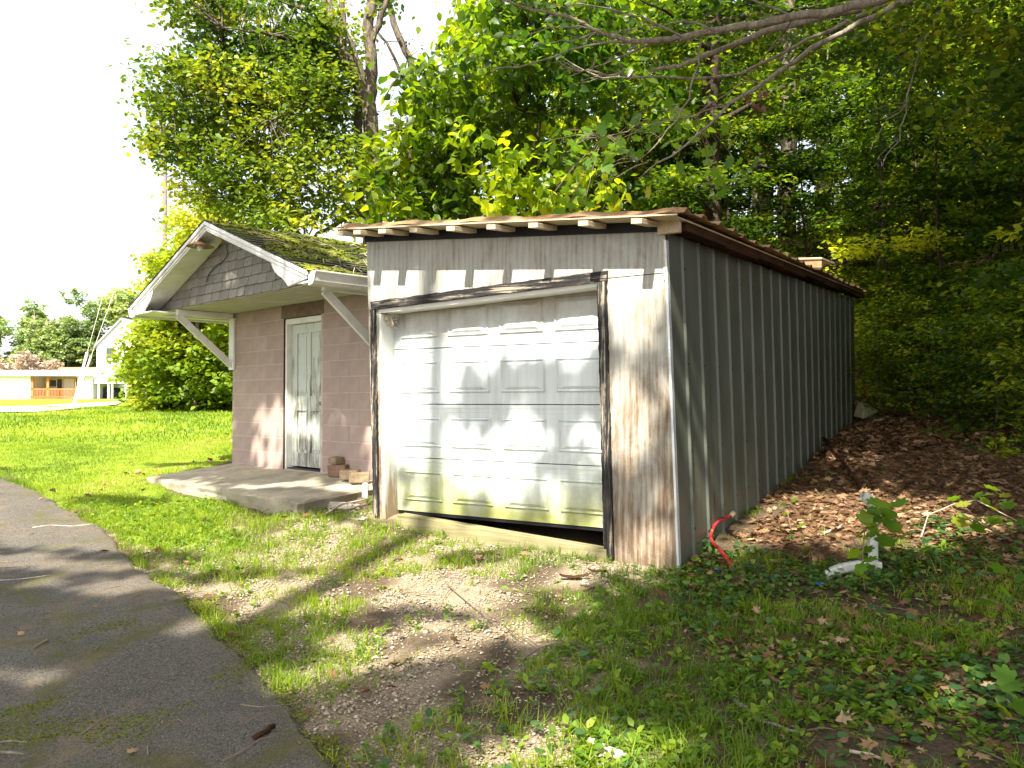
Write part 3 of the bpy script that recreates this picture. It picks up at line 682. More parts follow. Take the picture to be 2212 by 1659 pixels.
# ------------------------------------------------------------------ the pink block outbuilding (frame: x right, y back)
def h2w(x, y, z=0):
    p = HW+hr*x+hv*y; return np.array([p[0], p[1], z])
def build_house():
    base = empty('block_outbuilding', (HW[0], HW[1], 0), -HP, 'small pink block outbuilding with mossy gable roof and overhanging porch hood', 'outbuilding')
    part = lambda mb, name, mat, bevel=0, parent=base, smooth=False: mb.obj(name, mat, parent, smooth, bevel)
    Z0, BH, W_, D_ = .68, .2025, 3.84, 2.6
    # mortar core, split round the door opening
    core = part(MB().box(.002, 1.498, .002, .19, .3, 2.905).box(2.402, W_-.002, .002, .19, .3, 2.905).box(1.49, 2.41, .002, .19, 2.72, 2.905)
         .box(.006, .19, .19, D_, .3, 2.9).box(W_-.19, W_-.006, .19, D_, .3, 2.9).box(.19, W_-.19, D_-.19, D_, .3, 2.9), 'mortar_core', 'mortar')
    full = {}
    def block(x0, x1, z0, z1):
        w_ = round(x1-x0, 3); h_ = round(z1-z0, 3)
        if (w_, h_) not in full:
            o = MB().box(0, w_, 0, .03, 0, h_).obj('block', 'block', base, bevel=.0025); full[(w_, h_)] = o
        else:
            o = full[(w_, h_)].copy(); C.objects.link(o)
        o.location = (x0, 0, z0); return o
    for r in range(11):
        z0 = Z0+BH*r+.005; z1 = Z0+BH*(r+1)-.005
        for (a, b) in ((0, 1.47), (2.445, W_)):
            if r == 10:
                if a == 0: b = 1.405
                else: a = 2.47
            x = a+(0 if r % 2 else -.203); 
            while x < b-.02:
                x0 = max(a, x)+.0008; x1 = min(b, x+.406)-.0008
                if x1-x0 > .03: block(x0, x1, z0, z1)
                x += .406
    part(MB().box(1.408, 2.467, -.004, .03, 2.712, 2.903), 'lintel', 'lintel', .006)
    part(MB().box(0, W_, .0, .05, .36, Z0-.002), 'foundation', 'block')
    # door
    part(MB().box(1.478, 1.500, -.004, .12, .66, 2.71), 'frame_edge', 'rustwood')
    part(MB().box(1.502, 1.545, .008, .16, .66, 2.70), 'door_frame', 'white', .003)
    part(MB().box(2.402, 2.440, .004, .16, .66, 2.70), 'door_frame', 'white', .003)
    part(MB().box(1.545, 2.402, .008, .16, 2.63, 2.70), 'door_frame', 'white', .003)
    dr = MB(); dr.box(1.55, 2.40, .105, .14, .715, 2.625)
    st = [(1.55, 1.675), (1.925, 2.015), (2.275, 2.40)]
    for a, b in st: dr.box(a, b, .085, .1049, .715, 2.625)
    for a, b in ((1.675, 1.925), (2.015, 2.275)):
        for z0, z1 in ((.715, .90), (1.46, 1.66), (2.50, 2.625)): dr.box(a, b, .0852, .1049, z0, z1)
        for z0, z1 in ((.90, 1.46), (1.66, 2.50)):
            dr.box(a+.035, b-.035, .096, .1048, z0+.04, z1-.04)
    door = part(dr, 'door', 'olddoor', .003)
    MB().lathe([(0, -.03), (.024, -.024), (.028, 0), (.012, .02), (.012, .04)], (0, 0, 0), 12).xf(lambda p: (2.335+p[0], .085-.035+p[2]*-1*-1, 1.56+p[1])).obj('door_knob', 'rust', door)
    part(MB().box(1.545, 2.402, .02, .15, .66, .695), 'threshold', 'darkmetal')
    # gable shingles on a backing, leaning out above the soffit
    part(MB().prism([(-.48, 2.912), (3.83, 2.912), (1.67, 3.72)], -.85, -.80), 'gable_wall', 'mortar')
    slope = .3715
    def zroof(x): return 3.835-abs(x-1.67)*slope
    sm = {}
    rr = random.Random(5)
    for r in range(7):
        z0 = 2.902+.118*r; z1 = z0+.128
        x = -.50+(r % 2)*.11
        while x < 3.85:
            w_ = rr.choice([.19, .21, .225, .24, .255]); x0, x1 = x+.004, x+w_-.004; x += w_
            lim = lambda xx: zroof(xx)-.10
            tl, trr = min(z1, lim(x0)), min(z1, lim(x1))
            if max(tl, trr) < z0+.02 or min(lim(x0), lim(x1)) < z0-.02: continue
            dz = rr.uniform(-.008, .004)
            tl = max(tl, z0+.01); trr = max(trr, z0+.01)
            if tl < z1-1e-6 or trr < z1-1e-6:
                mb = MB().hexa([(x0, -.877, z0+dz), (x1, -.877, z0+dz), (x1, -.862, z0+dz), (x0, -.862, z0+dz), (x0, -.862, tl), (x1, -.862, trr), (x1, -.853, trr), (x0, -.853, tl)])
                mb.obj('shingle', 'gshingle', base)
            else:
                if w_ not in sm:
                    sm[w_] = MB().hexa([(0, -.880, 0), (w_-.008, -.880, 0), (w_-.008, -.862, 0), (0, -.862, 0), (0, -.864, .126), (w_-.008, -.864, .126), (w_-.008, -.853, .126), (0, -.853, .126)]).obj('shingle', 'gshingle', base); o = sm[w_]
                else: o = sm[w_].copy(); C.objects.link(o)
                o.location = (x0, 0, z0+dz)
    # soffits
    part(MB().box(-.49, 3.84, -.852, -.02, 2.888, 2.905), 'porch_soffit', 'soffit')
    for i in range(9):
        yy = -.80+i*.09
        part(MB().box(-.49, 3.84, yy, yy+.006, 2.884, 2.889), 'soffit_bead', 'soffit')
    part(MB().box(-.70, -.49, -1.19, D_, 2.83, 2.85).box(-.49, 0, -1.19, -.86, 2.83, 2.85).box(-.49, -.47, -.86, .0, 2.85, 2.905), 'eave_soffit', 'white')
    part(MB().box(3.84, 4.05, -1.19, D_, 2.83, 2.85).box(3.82, 3.84, -.86, .0, 2.85, 2.905), 'eave_soffit', 'white')
    # rake boards with curved lower ends
    R1 = [(1.67, 3.828), (4.05, 2.944), (4.03, 2.875), (3.86, 2.848), (3.655, 2.825), (3.60, 2.875), (3.52, 2.93), (3.43, 2.975), (3.36, 3.02), (3.315, 3.075), (3.29, 3.125), (1.67, 3.715)]
    part(MB().prism(R1, -1.20, -1.175), 'rake_board', 'white', .003)
    part(MB().prism([(3.34-x, z) for x, z in R1], -1.20, -1.175), 'rake_board', 'white', .003)
    for s in (1, -1):
        fx = (lambda x: x) if s == 1 else (lambda x: 3.34-x)
        part(MB().prism([(fx(1.67), 3.834), (fx(4.06), 2.946), (fx(4.06), 2.905), (fx(1.67), 3.790)], -1.222, -1.2), 'shingle_mould', 'white', .002)
        part(MB().prism([(fx(1.67), 3.76), (fx(3.95), 2.912), (fx(3.95), 2.897), (fx(1.67), 3.745)], -1.212, -1.2), 'shingle_mould', 'white', .002)
        part(MB().prism([(fx(1.67), 3.765), (fx(4.04), 2.885), (fx(4.04), 2.865), (fx(1.67), 3.745)], -1.17, -.86), 'rake_soffit', 'white')
        part(MB().prism([(fx(1.67), 3.84), (fx(4.07), 2.948), (fx(4.07), 2.915), (fx(1.67), 3.80)], -1.17, D_+.1), 'roof_deck', 'lumber')
        part(MB().box(min(fx(4.05), fx(4.075)), max(fx(4.05), fx(4.075)), -1.19, D_+.1, 2.80, 2.93), 'eave_fascia', 'white', .002)
    # gutters
    prof = [(4.078, 2.805), (4.13, 2.805), (4.165, 2.84), (4.175, 2.90), (4.195, 2.935), (4.195, 2.948), (4.185, 2.948), (4.185, 2.938), (4.165, 2.905), (4.152, 2.845), (4.125, 2.817), (4.088, 2.817), (4.088, 2.94), (4.078, 2.94)]
    g = part(MB().prism(prof, -1.19, D_), 'gutter', 'white')
    part(MB().prism([(4.08, 2.806), (4.13, 2.806), (4.165, 2.84), (4.19, 2.94), (4.08, 2.94)], -1.197, -1.19), 'gutter_end_cap', 'white', parent=g)
    g = part(MB().prism([(3.34-x, z) for x, z in prof], -1.19, D_), 'gutter', 'white')
    part(MB().prism([(3.34-x, z) for x, z in [(4.08, 2.806), (4.13, 2.806), (4.165, 2.84), (4.19, 2.94), (4.08, 2.94)]], -1.197, -1.19), 'gutter_end_cap', 'alu', parent=g)
    # roof shingles (right slope seen)
    th = math.atan(slope); L_ = 2.42/math.cos(th); sh_ = {}
    nrow = 17; ex = L_/nrow
    rr = random.Random(11); cnt = 0
    for r in range(nrow):
        for c in range(13):
            w_ = .30; y0 = -1.225+c*w_-(r % 2)*.15
            if y0 > D_ or (r, c) == (0, 0): continue
            d0 = L_-r*ex-ex   # distance down from ridge of the upper edge
            key = 0
            if key not in sh_:
                o = MB().hexa([(0, 0, .0), (0, w_-.006, .0), (ex+.04, w_-.006, .010), (ex+.04, 0, .010), (0, 0, .006), (0, w_-.006, .006), (ex+.04, w_-.006, .022), (ex+.04, 0, .022)]).obj('roof_shingle', 'rshingle', base); sh_[key] = o
            else: o = sh_[key].copy(); C.objects.link(o)
            o.location = (1.67+d0*math.cos(th), max(y0, -1.225), 3.842-d0*math.sin(th)+rr.uniform(0, .003)); o.rotation_euler = (0, th, 0)
            cnt += 1
    mb = MB()
    for r in range(nrow):
        d0 = L_-r*ex-ex; d1 = d0+ex+.03
        for c in range(13):
            y0 = -1.225+c*.3-(r % 2)*.15; y0 = max(y0, -1.225)
            x0, x1 = 1.67-d0*math.cos(th), 1.67-d1*math.cos(th); z0, z1 = 3.842-d0*math.sin(th), 3.842-d1*math.sin(th)+.014
            mb.hexa([(x1, y0, z1), (x0, y0, z0), (x0, y0+.294, z0), (x1, y0+.294, z1), (x1, y0, z1+.014), (x0, y0, z0+.008), (x0, y0+.294, z0+.008), (x1, y0+.294, z1+.014)])
    o = part(mb, 'left_slope_shingles', 'rshingle'); o['kind'] = 'stuff'
    # moss cushions
    n = 15000; d = L_*rng.uniform(0, 1, n); y = rng.uniform(-1.2, D_, n)
    keep = noise2(d*2.2, y, 3.1, 31) > .40+.25*(d/L_ > .86)*1.0+.08*np.sin(d*7); d, y = d[keep], y[keep]; n = len(d)
    P = np.stack([1.67+d*math.cos(th), y, 3.852-d*math.sin(th)+.004], 1)
    T = [(-.5, -.5, -.2), (.5, -.5, -.2), (.5, .5, -.2), (-.5, .5, -.2), (0, 0, .6)]; F = [(0, 1, 4), (1, 2, 4), (2, 3, 4), (3, 0, 4)]
    s = rng.uniform(.02, .07, n); S = np.stack([s, s*1.5, s*.45], 1)
    V, FF = scatter(T, F, P, frames(rand_dirs(n, -.2, .2), np.array([math.sin(th), 0, math.cos(th)])+rng.normal(0, .25, (n, 3))), S)
    t = np.repeat(np.clip(noise2(P[:, 0], P[:, 1], 4, 2)*.7+rng.uniform(-.25, .35, n), 0, 1), 4)
    o = link('moss', mesh_np('moss', V, FF, t, smooth=True), MT['moss'], base); o['kind'] = 'stuff'
    # brackets
    def bracket(x, n=1):
        part(MB().box(x-.09, x+.06, -.036, -.003, 2.05, 2.82), 'bracket_post', 'white', .003)
        part(MB().box(x-.03, x+.05, -.86, -.036, 2.80, 2.884), 'bracket_arm', 'white', .003)
        part(MB().beam((x+.0, -.84, 2.80), (x+.0, -.04, 2.12), .045, .095, (0, 0, 1)), 'bracket_brace', 'white', .003)
    bracket(.03); bracket(3.80)
    # lamp with its cable
    lp = empty('porch_lamp', (0, 0, 0), 0, 'rusty enamel cone lamp with white bulb hanging in the gable peak', 'lamp'); lp.location = h2w(1.42, -.86, 3.66); lp.rotation_euler = (0, 0, -HP)
    mb = MB(); mb.tube([(0.10, -.0, 0), (.08, -.10, .035), (.0, -.22, .045), (-.02, -.28, .03), (-.02, -.29, -.03)], .011, 8); mb.obj('arm', 'rust', lp, True)
    MB().lathe([(.018, .03), (.03, .0), (.05, -.02), (.165, -.075), (.170, -.085), (.163, -.083), (.045, -.03), (.02, -.01)], (-.02, -.29, -.02), 24).obj('lamp_shade', 'rust', lp, True)
    MB().lathe([(0, .0), (.02, -.01), (.038, -.045), (.04, -.07), (.028, -.10), (0, -.112)], (-.02, -.29, -.05), 16).obj('bulb', 'bulb', lp, True)
    MB().lathe([(0, -.03), (.05, -.03), (.05, .03), (0, .03)], (.1, 0, 0), 12).obj('mount_plate', 'rust', lp)
    mb = MB(); mb.tube(wob([(1.60, -.885, 3.60), (1.62, -.886, 3.47), (1.52, -.887, 3.40), (1.30, -.888, 3.35), (1.10, -.888, 3.28), (1.03, -.888, 3.17)], .006, 4), .006, 5)
    part(mb, 'cable', 'wire')
build_house()

def build_slab():
    b = empty('concrete_slab', h2w(0, 0, 0), -HP, 'worn grey concrete porch slab in front of the pink building', 'slab')
    xs = np.linspace(0, 3.95, 60); mb = MB(); rr = random.Random(9)
    ys = np.linspace(-1.24, 0.0, 18); nx = len(xs); v = []
    def top(x, y): return .665+.095*y+.006*math.sin(x*3+y*2)+.003*math.sin(x*11)*math.sin(y*9)
    for y in ys:
        for x in xs:
            ex = 0; ey = 0; dz = 0
            if y == ys[0]: ey = .006*math.sin(x*7)+.005*math.sin(x*17+1)+rr.uniform(-.003, .003); dz = -rr.uniform(0, .008)
            if x == xs[-1]: ex = .012*math.sin(y*15)-.01+rr.uniform(-.006, .006); dz = -rr.uniform(0, .015)
            v.append((x+ex, y+ey, top(x, y)+dz))
    f = [(j*nx+i, j*nx+i+1, (j+1)*nx+i+1, (j+1)*nx+i) for j in range(len(ys)-1) for i in range(nx-1)]
    n0 = len(v)
    ring = [j for j in range(nx)]+[j*nx+nx-1 for j in range(1, len(ys))]
    lring = [j*nx for j in range(len(ys)-1, -1, -1)]
    ring = lring+ring[1:]
    rows = [ring]
    for k, (dz, ins) in enumerate(((.03, -.008), (.09, .006), (.3, .03))):
        row = []
        for q in ring:
            x, y, z = v[q]; cx, cy = 1.97, -.3
            d = math.hypot(x-cx, y-cy); j = rr.uniform(-.003, .003)+.006*math.sin(x*6+k*2)
            v.append((x+(cx-x)/d*(ins+j), y+(cy-y)/d*(ins+j), top(x, y)-dz)); row.append(len(v)-1)
        rows.append(row)
    for a, c in zip(rows[:-1], rows[1:]):
        for i in range(len(a)-1): f.append((a[i], c[i], c[i+1], a[i+1]))
    mb.add(v, f).obj('slab_body', 'slab', b)
    # low broken step by its left front
    p, q = G(392, 1066), G(497, 1083)
    st = MB(); c = (p+q)/2; ln = np.linalg.norm(q-p)
    st.box(-ln/2, ln/2, -.02, .34, -.15, .07).jitter(.022, 4)
    o = st.obj('concrete_step', 'slab', bevel=.02); o.location = (c[0], c[1], float(height(c[0], c[1]))); o.rotation_euler = (0, .03, -HP)
    tag(o, 'low broken concrete step sunk in grass below the front edge of the slab', 'step')
build_slab()

# ------------------------------------------------------------------ far buildings on the left
def build_far():
    Y = 86.0
    X = lambda px: (px-1106)/FPX*Y
    zb = 1.62
    def Z(py): return at(0, py, Y)[2]
    b = empty('mobile_home', (X(100), Y, 0), 0, 'long white single-storey home with orange timber porch', 'house')
    cx = X(100)
    P = lambda mb, n, m, par=b: mb.xf(lambda p: (p[0]-cx, p[1]-Y, p[2])).obj(n, m, par)
    P(MB().box(X(-90), X(66), Y, Y+7, zb-.8, Z(812)), 'wall', 'farwhite')
    P(MB().box(X(164), X(200), Y, Y+7, zb-.8, Z(812)), 'wall', 'farwhite')
    P(MB().box(X(66), X(164), Y+2.4, Y+7, zb-.3, Z(812)), 'porch_back_wall', 'porchwall')
    P(MB().hexa([(X(-94), Y-.5, Z(812)), (X(204), Y-.5, Z(812)), (X(204), Y+7.5, Z(812)), (X(-94), Y+7.5, Z(812)), (X(-94), Y-.5, Z(808)), (X(204), Y-.5, Z(808)), (X(203), Y+4, Z(797)), (X(-93), Y+4, Z(797))]), 'roof', 'farroof')
    P(MB().box(X(62), X(168), Y-.1, Y+2.4, zb-.05, zb+.18), 'porch_deck', 'cedar')
    for x in (67, 100.5, 162): P(MB().box(X(x), X(x)+.22, Y, Y+.2, zb-.8, Z(815)), 'porch_post', 'cedar')
    rail = MB().box(X(67), X(163), Y, Y+.08, zb+1.1, zb+1.2).box(X(67), X(163), Y, Y+.08, zb+.28, zb+.36)
    for i in range(30): rail.box(X(68)+i*.155, X(68)+i*.155+.05, Y+.02, Y+.07, zb+.3, zb+1.15)
    P(rail, 'porch_railing', 'cedar')
    w1 = P(MB().box(X(76), X(96), Y+2.33, Y+2.4, Z(836), Z(818)), 'window', 'farwhite')
    P(MB().box(X(77.5), X(94.5), Y+2.29, Y+2.33, Z(834.5), Z(819.5)), 'pane', 'glass', w1)
    P(MB().box(X(97), X(106), Y+2.33, Y+2.4, zb+.18, Z(818)), 'door', 'darkmetal')
    P(MB().box(X(112), X(134), Y+2.33, Y+2.4, zb+.18, Z(817)), 'door', 'farwhite')
    sp = P(MB().box(X(138), X(158), Y+2.33, Y+2.4, Z(836), Z(819)), 'window', 'farwhite')
    P(MB().box(X(139.5), X(156.5), Y+2.29, Y+2.33, Z(834.5), Z(820.5)), 'pane', 'glass', sp)
    # carport with a parked car
    c = empty('carport', (X(235), Y+1, 0), 0, 'open carport with white flat roof beside the white home', 'carport')
    P2 = lambda mb, n, m: mb.xf(lambda p: (p[0]-X(235), p[1]-Y-1, p[2])).obj(n, m, c)
    P2(MB().box(X(203), X(275), Y, Y+6, Z(828), Z(818)), 'roof', 'farroof')
    for x in (210, 231, 239, 270): P2(MB().box(X(x), X(x)+.16, Y+.1, Y+.3, zb-.6, Z(828)), 'post', 'farwhite')
    P2(MB().box(X(231), X(275), Y+5.6, Y+6, zb-.6, Z(828)), 'shade_panel', 'dark')  # dark sheet standing in for the shaded depth of the carport
    car = empty('parked_car', (X(212), Y+3, zb), 0, 'dark car parked under the carport', 'car')
    body = MB().prism([(-1.1, .25), (1.5, .25), (1.5, .75), (.9, .85), (.45, 1.35), (-.8, 1.4), (-1.1, .9)], -.8, .8).obj('body', 'darkmetal', car, bevel=.05)
    MB().prism([(-.7, .9), (.75, .9), (.42, 1.28), (-.65, 1.32)], -.815, .815).obj('window', 'glass', car)
    for x in (-.7, 1.0):
        MB().tube([(x, -.86, .3), (x, -.6, .3)], .3, 16).obj('wheel', 'wire', car)
    # tall white gabled house
    Yh = 118.0; Xh = lambda px: (px-1106)/FPX*Yh; Zh = lambda py: at(0, py, Yh)[2]
    h = empty('gable_house', (Xh(258), Yh, Zh(790)), 0, 'tall white gabled house with grey roof on the rise', 'house')
    P3 = lambda mb, n, m, par=h: mb.xf(lambda p: (p[0]-Xh(258), p[1]-Yh, p[2]-Zh(790))).obj(n, m, par)
    P3(MB().prism([(Xh(208), Zh(800)), (Xh(318), Zh(800)), (Xh(318), Zh(742)), (Xh(262), Zh(688)), (Xh(208), Zh(742))], Yh, Yh+12), 'wall', 'farwhite')
    for s in (0, 1):
        a, q = ((Xh(262), Zh(686)), (Xh(204), Zh(746))) if s == 0 else ((Xh(262), Zh(686)), (Xh(322), Zh(746)))
        P3(MB().prism([a, q, (q[0], q[1]-.35), (a[0], a[1]-.35)], Yh-.3, Yh+12.3), 'roof', 'greyroof')
    for x in (238, 285):
        f = P3(MB().box(Xh(x)-.7, Xh(x)+.7, Yh-.06, Yh, Zh(775), Zh(750)), 'window', 'farroof')
        P3(MB().box(Xh(x)-.6, Xh(x)+.6, Yh-.09, Yh-.06, Zh(773.5), Zh(751.5)), 'pane', 'glass', f)
build_far()

def build_poles():
    Y = 46.0; X = lambda px, y=Y: (px-1106)/FPX*y
    top = at(358, 300, Y); x0 = top[0]; zg = float(height(x0, Y))
    p = empty('utility_pole', (x0, Y, zg), 0, 'tall wooden utility pole with a crossarm and transformer left of the oak', 'utility pole')
    T = lambda mb, n, m: mb.xf(lambda q: (q[0]-x0, q[1]-Y, q[2]-zg)).obj(n, m, p, True)
    T(MB().tube([(x0, Y, zg-.4), (x0-.02, Y, top[2])], [.17, .11], 10), 'pole', 'pole')
    a = at(302, 296, Y); c = at(372, 303, Y)
    T(MB().beam(a, c, .1, .12), 'crossarm', 'pole'); T(MB().beam(at(322, 301, Y), at(358, 318, Y), .04, .05), 'arm_brace', 'pole')
    for px in (306, 330, 366): q = at(px, 294, Y); T(MB().lathe([(.03, -.05), (.05, 0), (.03, .1), (0, .12)], tuple(q), 8), 'insulator', 'whitevinyl')
    q = at(349, 362, Y); T(MB().lathe([(0, -.42), (.2, -.42), (.22, -.35), (.22, .35), (.15, .42), (0, .42)], tuple(q), 12), 'transformer', 'whitevinyl')
    T(MB().beam(at(347, 345, Y), at(360, 340, Y), .04, .06), 'bracket', 'darkmetal')
    for i, (pa, pb, lb) in enumerate((((-40, 417), (358, 421), 'thin black upper wire running left from the utility pole'), ((-60, 466), (358, 472), 'faint lower wire running left from the utility pole'), ((-30, 705), (420, 700), 'black cable crossing low in front of the far trees'))):
        A = at(pa[0], pa[1], Y+14*i+2 if i < 2 else 70); B = at(pb[0], pb[1], Y-.0 if i < 2 else 60)
        A, B = Vector(A), Vector(B); pts = [A.lerp(B, t)-Vector((0, 0, .25*4*t*(1-t))) for t in np.linspace(0, 1, 14)]
        tag(MB().tube(pts, .012 if i < 2 else .016, 4).obj('wire', 'wire'), lb, 'wire')
    # guy wires with pale guards
    foot = G(155, 882)
    for (px, py, lb) in ((222, 640, 'left pale guyed guard tube slanting up from the far path'), (236, 660, 'right thinner guard tube slanting up beside the paler one')):
        Yf = foot[1]; tp = at(px, py, Yf); o0 = foot if px == 222 else at(158, 878, Yf)
        g = empty('guy_wire', tuple(o0), 0, lb, 'guy wire')
        a = Vector(o0); b = Vector(tp); m = a.lerp(b, .5)
        MB().tube([(0, 0, -.1), tuple(m-a)], .045 if px == 222 else .035, 7).obj('guard', 'guard', g, True)
        MB().tube([tuple(m-a), tuple(b-a), tuple((b-a)*1.15)], .010, 5).obj('wire', 'guard', g)
build_poles()

# ------------------------------------------------------------------ trees
def px_clusters(poly, n, Y0, Y1, r=(.3, .6), hole=0, seed=0, f=.012):
    out = []; xs = [p[0] for p in poly]; ys = [p[1] for p in poly]
    while len(out) < n:
        k = 400; px = rng.uniform(min(xs), max(xs), k); py = rng.uniform(min(ys), max(ys), k)
        ok = inpoly(px, py, poly) & (noise2(px, py, f, seed) > hole)
        for a, b in zip(px[ok], py[ok]):
            q = at(a, b, rng.uniform(Y0, Y1)); out.append((*q, rng.uniform(*r)))
            if len(out) >= n: break
    return np.array(out)
def twigs_to(mb, cl, skeleton, r0=.022, n=4, droop=.15):
    sk = np.array(skeleton)
    for c in cl:
        d = np.linalg.norm(sk-c[:3], axis=1)+np.maximum(0, sk[:, 2]-c[2])*.6; a = sk[int(np.argmin(d))]
        L_ = np.linalg.norm(a-c[:3])
        if L_ < .1: continue
        m = (a+c[:3])/2+np.array([rng.normal(0, .08*L_), rng.normal(0, .08*L_), droop*L_*.5])
        mb.tube([tuple(a), tuple(m), tuple(c[:3])], [r0*min(1.6, .5+L_*.3), r0*.6, r0*.2], n, cap=False)
def path_pts(stems, step=.3):
    out = []
    for st in stems:
        for a, b in zip(st[:-1], st[1:]):
            k = max(1, int(np.linalg.norm(np.array(b)-np.array(a))/step))
            for t in range(k): out.append(np.array(a)+(np.array(b)-np.array(a))*t/k)
        out.append(np.array(st[-1]))
    return out
def pixel_tree(name, label, Y, stems, clusters, leafsize, per, mat, bark, tint=None, cat_='tree', flat=.6, T=DIA_T, F=DIA_F, twig=.02, droop=(-.7, .3), extra_sk=None, group=None, loc=None):
    # stems: [( [(px,py,dy),...], r0, r1 )]
    S3 = [[at(a[0], a[1], Y+(a[2] if len(a) > 2 else 0)) for a in st[0]] for st in stems]
    b0 = S3[0][0].copy(); b0[2] = float(height(b0[0], b0[1]))
    root = empty(name, tuple(b0), 0, label, cat_, group)
    tr = MB(); tr_l = MB()
    for i, (st, pts) in enumerate(zip(stems, S3)):
        P = [b0-[0, 0, .3]]+pts if i == 0 else pts
        limb(tr if i == 0 else tr_l, [tuple(p) for p in P], st[1], st[2], 10 if i == 0 else 7, .02+.12*st[2], i)
    sub = lambda q: (q[0]-b0[0], q[1]-b0[1], q[2]-b0[2])
    tr.xf(sub).obj('trunk', bark, root, True)
    sk = path_pts(S3[1:] if len(S3) > 1 else S3)
    if extra_sk: sk += extra_sk
    if len(clusters):
        for k in range(0, 1): twigs_to(tr_l, clusters, sk, twig)
    if tr_l.V: tr_l.xf(sub).obj('limbs', bark, root, True)
    if len(clusters):
        pos = clump_points(clusters, per, flat)
        tf = None
        if tint: tf = lambda p: tint(p+b0)
        leaf_obj('crown', pos-b0, leafsize, mat, root, tf, T, F, droop)
    return root
def tn(p, f=1.2, a=.5, seed=5): return np.clip(a*(.05+noise2(p[:, 0]+p[:, 2]*.7, p[:, 1]+p[:, 2], f, seed)*1.55)+rng.uniform(-.25, .30, len(p)), 0, 1)  # clumped tint range widened to paint sun patches and shade into crowns

